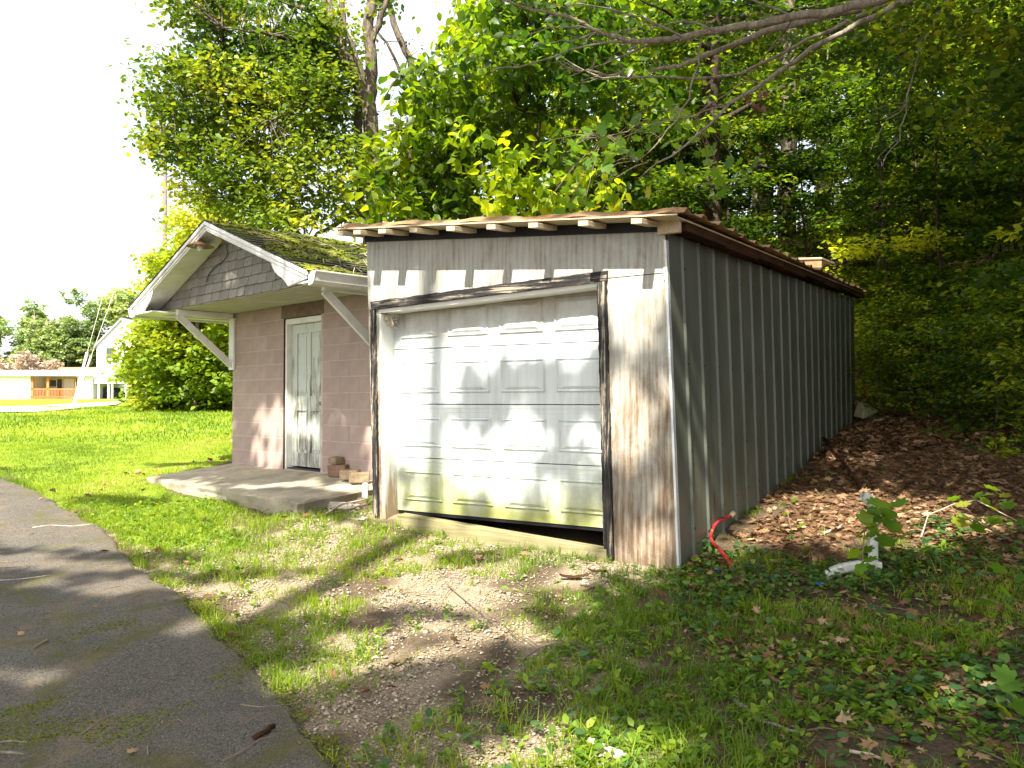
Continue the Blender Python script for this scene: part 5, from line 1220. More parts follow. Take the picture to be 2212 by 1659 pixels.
    leaf_obj('dead_leaf_cluster', q, .10, 'leaf_dead', None, lambda p: .3+.4*rng.random(len(p)), OAK_T, OAK_F, (-1, -.5))
    tag(bpy.data.objects['dead_leaf_cluster'], 'withered orange-brown leaf cluster hanging from a dark bough above the garage corner', 'dead leaves')
    # big pale leaves poking over the roof edge
    q = np.array([at(px+rng.normal(0, 8), py+rng.normal(0, 4), 9.4) for px, py in ((1230, 462), (1265, 455), (1300, 452), (1180, 470), (1330, 440), (1350, 430), (1285, 445), (1410, 420), (1240, 470), (1060, 478), (1100, 474), (1330, 455)) for _ in range(2)])
    root2 = empty('roof_vine', tuple(at(1250, 480, 9.4)), 0, 'leafy vine with broad pale leaves creeping over the middle of the garage roof edge', 'vine')
    base = at(1250, 480, 9.4)
    leaf_parts(root2, q-base, .145, 'leaf_broad', MAPLE_T, MAPLE_F, .3, .9, (-.1, .9), .9)
    mb = MB(); A = at(1040, 486, 9.3)-base; D = at(1420, 455, 9.2)-base
    mb.tube(wob([tuple(A), (0, 0, -.02), tuple(D)], .03, 2, 5), .008, 5); mb.obj('stem', 'twig', root2)
build_boughs()

# ------------------------------------------------------------------ ground cover
def sample(n, x0, x1, y0, y1): return rng.uniform(x0, x1, n), rng.uniform(y0, y1, n)
def garage_clear(x, y):
    lx = (x-GC[0])*gr[0]+(y-GC[1])*gr[1]; ly = (x-GC[0])*gv[0]+(y-GC[1])*gv[1]
    hx = (x-HW[0])*hr[0]+(y-HW[1])*hr[1]; hy = (x-HW[0])*hv[0]+(y-HW[1])*hv[1]
    return ~((lx > -3.2) & (lx < .03) & (ly > -.05) & (ly < GL)) & ~((hx > -.05) & (hx < 3.95) & (hy > -1.27) & (hy < 3))
def inview(x, y, m=160):
    px, py, yc = proj(np.stack([x, y, height(x, y)], 1)); return (yc > .5) & (px > -m) & (px < 2212+m) & (py < 1659+m*1.6)
GREEN = zone((1300, 1240), (1480, 1225), (1600, 1200), (1800, 1230), (2212, 1150), (2400, 1300), (2400, 1700), (1000, 1800), (760, 1659), (860, 1560), (1000, 1540), (1150, 1440), (1240, 1350))
def ground_cover():
    # gravel stones
    x, y = sample(120000, -6, 2.6, 2.6, 9); k = inview(x, y) & garage_clear(x, y) & ~inpoly(x+.02+.22*rng.random(len(x))**3, y, RP)
    g = fmask(x, y, GRAVEL, .25, 1); k &= rng.random(len(x)) < np.where(g, .25+.75*sst(.3, .6, noise2(x, y, 5, 8)+.1), .03)
    x, y = x[k], y[k]; n = len(x)
    T = np.array([(1, 0, 0), (.3, .9, .1), (-.8, .5, 0), (-.7, -.6, .1), (.4, -.9, 0), (.1, .1, .62), (-.1, -.2, -.4)]); F = [(0, 1, 5), (1, 2, 5), (2, 3, 5), (3, 4, 5), (4, 0, 5), (1, 0, 6), (2, 1, 6), (3, 2, 6), (4, 3, 6), (0, 4, 6)]
    s = rng.gamma(2.6, .0018, n)+.0028; big = rng.random(n) < .008; s[big] *= 1.9
    S = np.stack([s*rng.uniform(.8, 1.4, n), s, s*rng.uniform(.6, 1, n)], 1)
    V, FF = scatter(T, F, np.stack([x, y, height(x, y)+.004+s*.2], 1), frames(rand_dirs(n, -.3, .3), np.array([0, 0, 1.])+rng.normal(0, .3, (n, 3))), S)
    tag(link('gravel', mesh_np('gravel', V, FF, np.repeat(rng.beta(2, 1.6, n), 10)), MT['pebble']), 'pale crushed gravel between the drive and the garage', 'gravel', kind='stuff')
    # grass
    P = []; Sz = []; Wd = []
    def blades(x, y, h, wd): P.append(np.stack([x, y, height(x, y)-.004], 1)); Sz.append(h); Wd.append(wd)
    # lawn near: dense short
    x, y = sample(230000, -12, -1.5, 7.2, 17); dens = fmask(x, y, LAWN_B, .22, 2) & ~inpoly(x+.10*rng.random(len(x)), y, RP) & garage_clear(x, y) & inview(x, y)
    dens &= rng.random(len(x)) < np.clip((.35+noise2(x, y, 2.2, 12))*np.clip(9.5/y, 0, 1.0), .1, 1)
    x, y = x[dens], y[dens]; blades(x, y, rng.uniform(.022, .055, len(x)), np.full(len(x), .007))
    x, y = sample(70000, -26, -2, 16, 32); d = inview(x, y) & garage_clear(x, y) & ~inpoly(x, y, RP); x, y = x[d], y[d]; blades(x, y, rng.uniform(.04, .10, len(x)), np.full(len(x), .020))
    # fringe along the drive edge
    ex = np.array([p for p in ROAD_EDGE if 3.2 < p[1] < 14]); seg = rng.integers(0, len(ex)-1, 5200); tt_ = rng.random(5200)[:, None]; q = ex[seg]*(1-tt_)+ex[seg+1]*tt_
    q = q+np.stack([rng.normal(.03, .06, 5200), rng.normal(0, .04, 5200)], 1); kk = noise2(q[:, 0], q[:, 1], 4, 71) > .47; q = q[kk]
    blades(q[:, 0], q[:, 1], rng.uniform(.03, .10, len(q)), np.full(len(q), .006))
    # tufts in the gravel and the front
    cx, cy = sample(20000, -6, 4.5, 2.6, 9.6); k = inview(cx, cy) & garage_clear(cx, cy) & ~inpoly(cx, cy, RP)
    tuft = sst(.50, .74, noise2(cx, cy, 2.6, 14)); front = inpoly(cx, cy, GREEN)*sst(2.0, .7, cx)*.7
    up = inpoly(cx, cy, zone((200, 1130), (560, 1110), (900, 1150), (1060, 1180), (960, 1240), (700, 1260), (420, 1240), (260, 1200)))*.75
    lit_ = fmask(cx, cy, LITTER, .2, 5)*.9
    k &= rng.random(len(cx)) < np.clip(tuft*.8+front*(.5+tuft)+up-lit_, .02, 1)
    cx, cy = cx[k], cy[k]; m = rng.integers(5, 16, len(cx)); R = np.repeat(np.arange(len(cx)), m); rad = rng.uniform(.01, .05, len(cx))[R]
    x = cx[R]+rng.normal(0, 1, len(R))*rad; y = cy[R]+rng.normal(0, 1, len(R))*rad; hh = (rng.uniform(.04, .115, len(cx))+inpoly(cx, cy, GREEN)*rng.uniform(0, .05, len(cx)))[R]*rng.uniform(.5, 1.1, len(R))
    ok = garage_clear(x, y); x, y, hh = x[ok], y[ok], hh[ok]; blades(x, y, hh, np.full(len(x), .0055))
    P = np.concatenate(P); h = np.concatenate(Sz); wd = np.concatenate(Wd); n = len(P)
    up_ = rand_dirs(n, -.2, .2); dirs = np.array([0, 0, 1.])+rng.normal(0, .38, (n, 3)); dirs[:, 2] = abs(dirs[:, 2])+.25
    # template z is height, y is the bend
    zc = dirs/np.linalg.norm(dirs, axis=1, keepdims=True); xc = np.cross(up_, zc); xc /= np.linalg.norm(xc, axis=1, keepdims=True); yc = np.cross(zc, xc)
    fr = np.stack([xc, yc, zc], 2); V, FF = scatter(BLADE_T, BLADE_F, P, fr, np.stack([wd, h*1.0, h], 1))
    t = np.repeat(np.clip(noise2(P[:, 0], P[:, 1], 1.7, 3)*.6+rng.uniform(-.1, .45, n), 0, 1), 3)
    tag(link('grass', mesh_np('grass', V, FF, t), MT['grass']), 'bright green grass of lawn and scattered tufts', 'grass', kind='stuff')
    print('blades', n)
    # broad little weeds (plantain, clover)
    cx, cy = sample(34000, -7, 6.5, 2.6, 10); k = inview(cx, cy) & garage_clear(cx, cy) & ~inpoly(cx, cy, RP)
    gf = inpoly(cx, cy, GREEN)*1.0; p_ = .035+gf*(.22+.75*sst(.40, .66, noise2(cx, cy, 2.4, 18)))+fmask(cx, cy, LAWN_B, .2, 2)*.35
    p_ = p_*(1-.85*(fmask(cx, cy, LITTER, .2, 5)*(cy > 5.6)))
    k &= rng.random(len(cx)) < p_; cx, cy = cx[k], cy[k]; m = rng.integers(4, 9, len(cx)); R = np.repeat(np.arange(len(cx)), m); n = len(R)
    pos = np.stack([cx[R]+rng.normal(0, .015, n), cy[R]+rng.normal(0, .015, n), height(cx[R], cy[R])+rng.uniform(0, .05, n)], 1)
    sz = rng.uniform(.02, .06, len(cx))[R]*rng.uniform(.7, 1.2, n); d = rand_dirs(n, -.1, .75)
    V, FF = scatter(LEAF_T, LEAF_F, pos, frames(d, np.array([0, 0, 1.])+rng.normal(0, .3, (n, 3))), np.stack([sz*.9, sz, sz], 1))
    tag(link('weeds', mesh_np('weeds', V, FF, np.repeat(rng.uniform(0, 1, len(cx))[R]*.8+rng.uniform(0, .2, n), 6)), MT['weed']), 'low broad-leaved weeds among the grass', 'weeds', kind='stuff')
    # ivy
    IVYZ = zone((1470, 1225), (1600, 1190), (1760, 1235), (1890, 1180), (2010, 1130), (2212, 1120), (2400, 1200), (2400, 1640), (2000, 1560), (1700, 1500), (1500, 1420), (1440, 1300))
    x, y = sample(36000, -1, 7, 2.7, 9); k = inview(x, y) & garage_clear(x, y)
    dn = inpoly(x, y, IVYZ)*sst(.30, .62, noise2(x, y, 1.9, 22))*.95+inpoly(x, y, GREEN)*.10
    k &= rng.random(len(x)) < dn; x, y = x[k], y[k]; n = len(x)
    s = rng.uniform(.028, .062, n); V, FF = scatter(IVY_T, IVY_F, np.stack([x, y, height(x, y)+rng.uniform(.01, .09, n)], 1), frames(rand_dirs(n, -.25, .2), np.array([0, 0, 1.])+rng.normal(0, .35, (n, 3))), s)
    tag(link('ivy', mesh_np('ivy', V, FF, np.repeat(rng.beta(1.6, 1.8, n), len(IVY_F))), MT['ivy']), 'dark ivy carpeting the ground right of the garage', 'ivy', kind='stuff')
    # fallen leaves
    x, y = sample(95000, -6, 12, 2.7, 18); k = inview(x, y) & garage_clear(x, y)
    L1 = fmask(x, y, LITTER, .35, 5); L2 = (x > 1.0+.3*noise2(x, y, 2, 4)) & (y < 6.8); road = inpoly(x, y, RP)
    k &= rng.random(len(x)) < np.where(L1, .9, np.where(L2, .35+.6*sst(.35, .6, noise2(x, y, 2.1, 61)), np.where(road, .0015, .012)))
    lx = (x-GC[0])*gr[0]+(y-GC[1])*gr[1]; x, y = x[k], y[k]; n = len(x)
    prt = []; tt = []
    for sel, T_, F_ in ((y < 10.5, OAK_T, OAK_F), (y >= 10.5, LEAF_T, LEAF_F)):
        xs_, ys_ = x[sel], y[sel]; n = len(xs_); s = rng.uniform(.045, .12, n)*(1 if T_ is OAK_T else 1.3)
        if T_ is OAK_T: kk = rng.random(n) < .85+.15*inpoly(xs_, ys_, LITTER); xs_, ys_, s = xs_[kk], ys_[kk], s[kk]; n = len(xs_)
        prt.append(scatter(T_, F_, np.stack([xs_, ys_, height(xs_, ys_)+rng.uniform(.008, .05, n)], 1), frames(rand_dirs(n, -.35, .35), np.array([0, 0, 1.])+rng.normal(0, .6, (n, 3))), np.stack([s*.8, s, s*2.6], 1)))
        tt.append(np.repeat(rng.beta(1.7, 1.9, n), len(F_)))
    V, FF = cat(prt); print('litter tris', len(FF))
    tag(link('leaf_litter', mesh_np('leaf_litter', V, FF, np.concatenate(tt)), MT['leaf_dead']), 'thick brown fallen leaves covering the ground beside the metal wall', 'fallen leaves', kind='stuff')
    # moss and crumbs along the cracks and the edge of the drive
    P = []
    for line, n, w_ in (([(-40, 1612), (120, 1600), (300, 1562), (430, 1500), (560, 1440), (680, 1430), (760, 1430)], 2600, .06), ([(150, 1385), (260, 1362), (360, 1340), (470, 1300)], 1100, .07), ([(-40, 1560), (60, 1540), (130, 1520)], 500, .05), ([(0, 1640), (200, 1620), (330, 1590)], 800, .09), ([(235, 1150), (345, 1258), (455, 1350), (560, 1450), (655, 1560), (742, 1655)], 2600, .035), ([(75, 1062), (165, 1112), (235, 1150)], 500, .04)):
        L_ = np.array([G(*p) for p in line]); sg = rng.integers(0, len(L_)-1, n); t_ = rng.random(n)[:, None]; q = L_[sg]*(1-t_)+L_[sg+1]*t_
        q[:, 0] += rng.normal(0, w_, n); q[:, 1] += rng.normal(0, w_*1.6, n); q = q[noise2(q[:, 0], q[:, 1], 6, 90) > .42]; P.append(q)
    P = np.concatenate(P); P[:, 2] = height(P[:, 0], P[:, 1])+.030; n = len(P); s = rng.uniform(.004, .016, n)
    V, FF = scatter([(-.5, -.5, -.1), (.5, -.5, -.1), (.5, .5, -.1), (-.5, .5, -.1), (0, 0, .6)], [(0, 1, 4), (1, 2, 4), (2, 3, 4), (3, 0, 4)], P, frames(rand_dirs(n, -.2, .2), np.array([0, 0, 1.])+rng.normal(0, .2, (n, 3))), np.stack([s, s, s*.5], 1))
    tag(link('drive_moss', mesh_np('drive_moss', V, FF, np.repeat(rng.uniform(0, .8, n), 4), smooth=True), MT['moss']), 'moss and dark crumbs growing along the cracks and edge of the drive', 'moss', kind='stuff')
    # twigs and bark crumbs
    mb = MB(); r = random.Random(2)
    for i in range(800):
        x, y = r.uniform(-6, 6.5), r.uniform(2.8, 11)
        if not garage_clear(np.array([x]), np.array([y]))[0]: continue
        road = inpoly(np.array([x]), np.array([y]), RP)[0]
        if road and r.random() < .45: continue
        L_ = r.uniform(.02, .16)*(.5 if road else 1); a = r.uniform(0, 3.14); c, s_ = math.cos(a)*L_, math.sin(a)*L_; z = float(height(x, y))+(.034 if road else .012)
        mb.tube([(x-c, y-s_, z), (x+r.uniform(-.01, .01), y, z+r.uniform(0, .012)), (x+c, y+s_, z)], [.003, .0035, .001], 4, cap=False)
    tag(mb.obj('twig_litter', 'twig'), 'small broken twigs strewn over drive, gravel and grass', 'twigs', kind='stuff')
ground_cover()

# ------------------------------------------------------------------ separate things lying about
def stick(pts, r0, r1, label, mat='twig', up=.014, seed=1, name='stick', forks=(), cat_='stick', amp=.008):
    P = []
    for q in pts:
        g = G(q[0], q[1]); g = np.array([g[0], g[1], g[2]+up+(q[2] if len(q) > 2 else 0)]); P.append(g)
    amp = min(amp, r0*.7); o0 = P[0]; mb = MB(); limb(mb, [tuple(p-o0) for p in P], r0, r1, 7, amp, seed, 2)
    o = empty(name, tuple(o0), 0, label, cat_) if forks else None
    if forks:
        mb.obj('stem', mat, o, True)
        for k, f in enumerate(forks):
            m2 = MB(); limb(m2, [tuple(np.array([*G(q[0], q[1])[:2], G(q[0], q[1])[2]+up+(q[2] if len(q) > 2 else 0)])-o0) for q in f], r1*1.1, r1*.4, 6, amp, seed+k, 3); m2.obj('side_branch', mat, o, True)
    else:
        o = mb.obj(name, mat, None, True, loc=tuple(o0)); tag(o, label, cat_)
    return o
def rock(name, p, size, mat, label, cat_, rz=0, jit=.2, tilt=(0, 0), group=None):
    mb = MB(); x, y, z = size; mb.box(-x/2, x/2, -y/2, y/2, -z/2, z/2).jitter(min(size)*jit, int(abs(p[0]*97+p[1]*13))+len(label))
    o = mb.obj(name, mat, bevel=min(size)*.12, loc=(p[0], p[1], p[2])); o.rotation_euler = (tilt[0], tilt[1], rz); return tag(o, label, cat_, group)
def small_things():
    R0 = .03
    stick([(175, 2170/1.356*0+1600), (235, 1560), (300, 1540), (345, 1478)], .006, .003, 'long curved dark twig with a pale fork lying on the lower drive', 'twig', R0, 1, 'twig', forks=[[(232, 1562), (222, 1530), (219, 1500)]], cat_='twig')
    stick([(0, 1262), (60, 1258), (110, 1250)], .007, .004, 'pale straight twig on the drive at the left edge', 'palewood', R0, 2, 'twig', cat_='twig')
    stick([(70, 1146), (110, 1140), (160, 1143), (200, 1138)], .008, .004, 'pale bent twig crossing the drive edge by the lawn', 'palewood', R0, 3, 'twig', cat_='twig')
    stick([(74, 1412), (88, 1403), (102, 1394)], .010, .009, 'short dark stick on the drive left of centre', 'twig', R0+.004, 4, 'stick')
    stick([(548, 1612), (575, 1598), (592, 1584)], .014, .012, 'short thick brown stick on the drive near its lower right edge', 'rustwood', R0+.006, 5, 'stick')
    stick([(480, 1659), (520, 1640), (560, 1612), (600, 1600)], .007, .004, 'thin grey twig running behind the short brown stick', 'twig', R0, 6, 'twig', cat_='twig')
    stick([(520, 1535), (560, 1540), (600, 1536), (640, 1532)], .005, .003, 'thin dark twig reaching the drive edge in the foreground', 'twig', R0, 7, 'twig', cat_='twig')
    stick([(330, 1238), (360, 1232), (400, 1222), (440, 1220)], .007, .003, 'dark twig lying across the gravel at the drive edge', 'twig', .012, 8, 'twig', cat_='twig')
    stick([(395, 1296), (430, 1286), (462, 1288)], .005, .003, 'small dark curved twig on the drive beside the gravel', 'twig', R0, 9, 'twig', cat_='twig')
    stick([(-20, 1618), (30, 1615), (58, 1617)], .006, .003, 'pale stick at the lower left corner of the drive', 'bark_pale', R0, 10, 'stick')
    stick([(-20, 1642), (25, 1640), (52, 1643)], .008, .006, 'thicker pale stick just below its neighbour in the lower left corner', 'bark_pale', R0, 11, 'stick')
    stick([(1275, 1612), (1310, 1630), (1345, 1646), (1362, 1659)], .024, .026, 'pale bleached log lying in the grass at the bottom edge', 'palewood', .02, 12, 'log', cat_='log', amp=.005)
    stick([(1110, 1452, .02), (1165, 1420, .05), (1230, 1410, .06), (1290, 1425, .02)], .006, .003, 'arching thin grey branch in the middle foreground gravel', 'twig', .01, 13, 'branch', forks=[[(1165, 1420, .05), (1120, 1380, .03), (1060, 1340, .03), (1010, 1300, .02)]], cat_='branch')
    stick([(965, 1270), (1010, 1310), (1060, 1352), (1130, 1395)], .005, .003, 'straight thin branch slanting through the grass tufts', 'twig', .03, 14, 'branch', forks=[[(975, 1280), (950, 1310), (920, 1345)]], cat_='branch')
    stick([(1580, 1515), (1640, 1565), (1700, 1585), (1740, 1590)], .010, .006, 'grey crooked branch on leaf litter in the right foreground', 'bark_pale', .02, 15, 'branch', forks=[[(1640, 1565), (1610, 1535), (1590, 1530)]], cat_='branch')
    stick([(1835, 1632), (1880, 1640), (1930, 1652)], .009, .006, 'pale stick on leaves near the bottom right', 'palewood', .02, 16, 'stick')
    stick([(1905, 1560), (1960, 1530), (2020, 1500), (2055, 1488)], .009, .005, 'long brown branch pointing to the sunlit patch of leaves', 'twig', .02, 17, 'branch', cat_='branch')
    stick([(1765, 1162), (1810, 1146), (1850, 1122), (1868, 1105)], .014, .010, 'sunlit pale branch on leaf litter left of the white downspout', 'palewood', .02, 18, 'branch', cat_='branch')
    stick([(1990, 1170, .02), (2005, 1135, .07), (2060, 1122, .12), (2110, 1118, .14), (2212, 1165, .1)], .006, .003, 'arched thin bare stem above the leaf litter at the right', 'palewood', .02, 19, 'stem', cat_='stem')
    stick([(1780, 968, .12), (1810, 1000, .08), (1862, 1062, .01)], .022, .020, 'rusty brown pole slanting down to the white downspout', 'rustwood', .02, 20, 'pole', cat_='pole', amp=.004)
    stick([(705, 1118, .01), (740, 1102, .03), (800, 1090, .04)], .012, .007, 'forked pale branch on the rubble beside the slab corner', 'palewood', .03, 21, 'branch', forks=[[(715, 1114, .02), (706, 1106, .02)]], cat_='branch')
    stick([(670, 1120), (745, 1108, .02), (800, 1098, .03)], .013, .010, 'brown branch beneath the forked pale one beside the slab', 'twig', .015, 22, 'branch', cat_='branch')
    stick([(640, 1074), (615, 1090), (560, 1120)], .006, .003, 'thin stem leaning on the front edge of the slab', 'twig', .05, 23, 'stem', cat_='stem')
    # bricks by the wall on the slab
    def hp(x, y, z): return h2w(x, y, z)
    def pos_h(px, py, dz=0):   # point on the slab top
        d = px_ray(px, py); o = np.array([0, 0, 1.6])
        zt = .66; t = (zt-1.6)/d[2]; p = o+d*t; return (p[0], p[1], zt+dz)
    rock('brick', pos_h(733, 1030, .075), (.27, .13, .15), 'redbrick', 'worn red brick lying lowest beside the door on the slab', 'brick', -.5, .08)
    rock('brick', pos_h(727, 1029, .195), (.20, .13, .09), 'brick', 'mossy brick balanced on top of the red brick by the door', 'brick', -.9, .1)
    rock('brick', pos_h(757, 1037, .06), (.23, .14, .13), 'brick', 'buff brick to the right of the stacked pair on the slab', 'brick', -.3, .1)
    rock('brick', pos_h(777, 1041, .045), (.22, .12, .11), 'brick', 'broken buff brick lying nearest the garage post', 'brick', .2, .16)
    rock('brick', pos_h(790, 1030, .10), (.14, .10, .2), 'rubble', 'upright grey block piece leaning behind the garage post', 'brick', .1, .12)
    # white vent-like plastic tag standing by the post
    p = pos_h(789, 1062, -.06); v = empty('plastic_bottle', p, -.35, 'small white plastic bottle with ring top standing against the garage post', 'plastic bottle')
    MB().prism([(-.033, 0), (.033, 0), (.033, .12), (.026, .145), (.0, .155), (-.026, .145), (-.033, .12)], -.012, .012).obj('body', 'whitevinyl', v, bevel=.004)
    mb = MB(); mb.tube([(.02*math.cos(a), -.014, .125+.02*math.sin(a)) for a in np.linspace(0, 2*math.pi, 14)], .004, 5, cap=False); mb.obj('ring', 'alu', v)
    for z in (.02, .035, .05, .065, .08): MB().box(-.026, .026, -.0145, -.0118, z, z+.005).obj('stripe', 'alu', v)
    g = lambda px, py, dz=.03: tuple(G(px, py)+[0, 0, dz])
    # curved foam-like chunk and rubble
    mb = MB(); r_ = []
    for i, t in enumerate(np.linspace(-.5, .5, 9)):
        x = t*.27; y = .05*(1-4*t*t); r_.append((x, y))
    n = len(r_); v_ = []
    for x, y in r_: v_ += [(x, y-.03, -.035), (x, y+.03, -.035), (x, y+.026, .03), (x, y-.026, .03)]
    f = []
    for i in range(n-1):
        o = i*4
        for k in range(4): f.append((o+k, o+(k+1) % 4, o+4+(k+1) % 4, o+4+k))
    f += [(3, 2, 1, 0), (n*4-4, n*4-3, n*4-2, n*4-1)]
    o = mb.add(v_, f).jitter(.004, 3).obj('concrete_chunk', 'rubble', bevel=.006, loc=g(737, 1100, .035)); o.rotation_euler = (0, .05, -.35); tag(o, 'curved pale concrete chunk in front of the rubble by the slab corner', 'concrete chunk')
    for i, (px, py, s, lb) in enumerate(((756, 1078, (.16, .07, .045), 'flat pale concrete piece uppermost in the rubble by the garage post'), (785, 1080, (.12, .09, .06), 'rounded pale concrete lump against the foot of the garage post'), (730, 1082, (.09, .06, .03), 'small pale concrete piece left in the rubble'), (770, 1098, (.11, .08, .04), 'grey stone low in the rubble beside the garage post'), (779, 1122, (.15, .12, .02), 'flat grey stone lying in front of the garage post foot'))):
        rock('rubble_piece', g(px, py, s[2]*.5), s, 'rubble', lb, 'rubble', i*.7, .2)
    for i, (px, py, s, lb) in enumerate(((1112, 1170, .035, 'round white stone below the middle of the sill'), (1210, 1188, .04, 'white angular stone near the right end of the sill'), (1172, 1180, .03, 'small white stone between its two larger neighbours by the sill'), (1235, 1195, .03, 'white pebble beside the right door trim'), (1095, 1158, .045, 'pale flat stone against the sill board'), (1265, 1262, .045, 'pale chipped stone near the bark pieces'), (650, 1400, .022, 'single pale stone in the gravel near the drive'), (1180, 1410, .025, 'bright stone in the middle of the gravel'), (1340, 1345, .03, 'pale stone at the edge of the green weeds'))):
        rock('stone', g(px, py, s*.3), (s*1.3, s, s*.7), 'rubble', lb, 'stone', i, .25)
    # curl of bark
    def bark(px, py, L_, w_, h_, rz, label, mat='palewood', tilt=0):
        mb = MB(); v = []; n = 12
        for i in range(n+1):
            t = i/n-.5
            for k in range(6):
                a = (k/5-.5)*2.2; v.append((t*L_, w_*math.sin(a)*(1-.5*abs(t)), w_*.6*math.cos(a)-w_*.3+h_*(4*t*t)))
        f = [(i*6+k, i*6+k+1, (i+1)*6+k+1, (i+1)*6+k) for i in range(n) for k in range(5)]
        o = mb.add(v, f).jitter(.003, 5).obj('bark_piece', mat, loc=g(px, py, .025)); o.rotation_euler = (0, tilt, rz); s = o.modifiers.new('thick', 'SOLIDIFY'); s.thickness = .007; return tag(o, label, 'bark')
    bark(985, 1156, .30, .04, .035, .12, 'curled pale bark strip on the gravel before the sill', 'palewood')
    bark(1240, 1255, .22, .03, .02, .1, 'brown bark piece below the right door trim', 'rustwood'); bark(1275, 1275, .20, .022, .01, .75, 'tan bark sliver slanting beside the brown bark piece', 'twig', .1); bark(1290, 1242, .14, .02, .01, -.3, 'small reddish bark piece nearest the corner post', 'rustwood')
    # orange leaves
    for i, (px, py, s, lb) in enumerate(((1165, 1295, .10, 'brown oak leaf on the gravel left of centre'), (1195, 1345, .12, 'large orange-brown leaf among the grass tufts'), (650, 1125, .11, 'brown leaf against the slab corner'), (605, 1128, .10, 'dark red leaf in the soil before the slab'), (216, 1325, .06, 'orange leaf on the lawn near the left edge'), (1740, 1285, .10, 'orange leaf in the weeds left of the white elbow'), (1690, 1100, .13, 'pale tan oak leaf on the litter beside the wall'), (1770, 1118, .13, 'large tan oak leaf lit by the sun'), (275, 1650, .08, 'tan leaf at the bottom of the drive'), (38, 1388, .07, 'folded yellow-green leaf on the drive at left'))):
        V, FF = scatter(OAK_T, OAK_F, np.zeros((1, 3)), frames(rand_dirs(1, -.1, .2), np.array([[rng.normal(0, .3), rng.normal(0, .3), 1.]])), np.array([[s*.9, s, s*2]]))
        tag(link('fallen_leaf', mesh_np('fallen_leaf', V, FF, np.full(len(FF), .25+.07*i)), MT['leaf_dead'], None, g(px, py, .05)), lb, 'leaf')
    # red hose
    hp_ = [(1577, 1136, .05), (1562, 1148, .08), (1546, 1162, .09), (1536, 1178, .08), (1534, 1194, .08), (1542, 1208, .08), (1558, 1220, .06), (1580, 1232, -.01)]
    P = [G(a, b)+[0, -.03, .045+c] for a, b, c in hp_]; o0 = P[0]; h = empty('hose', tuple(o0), 0, 'bright red hose looping out of the ground by the garage corner', 'hose')
    mb = MB(); Pv = [Vector(p-o0) for p in P]; sm = []
    for i in range(len(Pv)-1):
        p0, p1, p2, p3 = Pv[max(i-1, 0)], Pv[i], Pv[i+1], Pv[min(i+2, len(Pv)-1)]
        for t in (0, .25, .5, .75): sm.append(.5*((2*p1)+(-p0+p2)*t+(2*p0-5*p1+4*p2-p3)*t*t+(-p0+3*p1-3*p2+p3)*t**3))
    mb.tube(sm+[Pv[-1]], .014, 10).obj('hose_tube', 'redhose', h, True)
    MB().tube([(0, 0, -.0), (.035, .02, .03)], .024, 10).obj('nozzle', 'lumber', h, True)
    # downspout: upright tube, bent top, ribbed elbow lying on the ground
    b = G(1885, 1242); d = empty('downspout', tuple(b), 0, 'white downspout standing in the weeds with a ribbed elbow at its foot', 'downspout')
    L = lambda px, py, Y=None: at(px, py, b[1] if Y is None else Y)-b
    def spout(pts, w_, h_, name):
        mb = MB(); P = [Vector(p) for p in pts]; v = []
        for i, p in enumerate(P):
            dd = (P[min(i+1, len(P)-1)]-P[max(i-1, 0)]).normalized(); u = dd.cross(Vector((0, 1, 0))).normalized(); q = u.cross(dd)
            for a, c in ((-1, -.6), (-.6, -1), (.6, -1), (1, -.6), (1, .6), (.6, 1), (-.6, 1), (-1, .6)):
                k = 1-(.09 if name == 'ribbed_elbow' and i % 2 else 0); v.append(tuple(p+u*a*w_*k+q*c*h_*k))
        f = []
        for i in range(len(P)-1):
            for k in range(8): f.append((i*8+k, i*8+(k+1) % 8, (i+1)*8+(k+1) % 8, (i+1)*8+k))
        o = mb.add(v, f).obj(name, 'whitevinyl', d); s = o.modifiers.new('thick', 'SOLIDIFY'); s.thickness = .003; return o
    spout([L(1883, 1245), L(1886, 1200), L(1886, 1150), L(1889, 1110)], .029, .022, 'pipe')
    spout([L(1889, 1112), L(1889, 1098), L(1884, 1086), L(1872, 1075), L(1862, 1071)], .035, .026, 'top_elbow')
    e = [L(1896, 1236), L(1870, 1233), L(1850, 1234), L(1830, 1237), L(1812, 1241), L(1800, 1245), L(1790, 1250), L(1782, 1257), L(1776, 1266)]
    ee = []
    for i in range(len(e)-1):
        for t in (0, .33, .66): ee.append(e[i]+(e[i+1]-e[i])*t)
    spout([p+[0, -.04, .05] for p in ee], .034, .030, 'ribbed_elbow')
    # foam lumps at the far end of the wall
    pf = G(1868, 905); rock('foam_block', (pf[0], pf[1], pf[2]+.12), (.28, .16, .2), 'foam', 'broken yellowish foam block in the dark at the far end of the metal wall', 'foam', .4, .3, (.2, .2))
    pf = G(1898, 915); rock('foam_block', (pf[0], pf[1], pf[2]+.04), (.14, .1, .07), 'foam', 'small foam scrap right of the larger foam block', 'foam', .1, .25)
    for px, py, lb in ((1552, 1243, 'blue plastic scrap in the weeds just below the red hose'), (1622, 1237, 'small blue plastic scrap right of its neighbour near the hose'), (1771, 1276, 'blue plastic scrap under the left end of the ribbed elbow')):
        rock('plastic_scrap', g(px, py, .05), (.045, .02, .012), 'blue', lb, 'plastic scrap', .3, .2)
    # dead leaves and vine stems in the house gutter corner
    mb = MB(); r = random.Random(6)
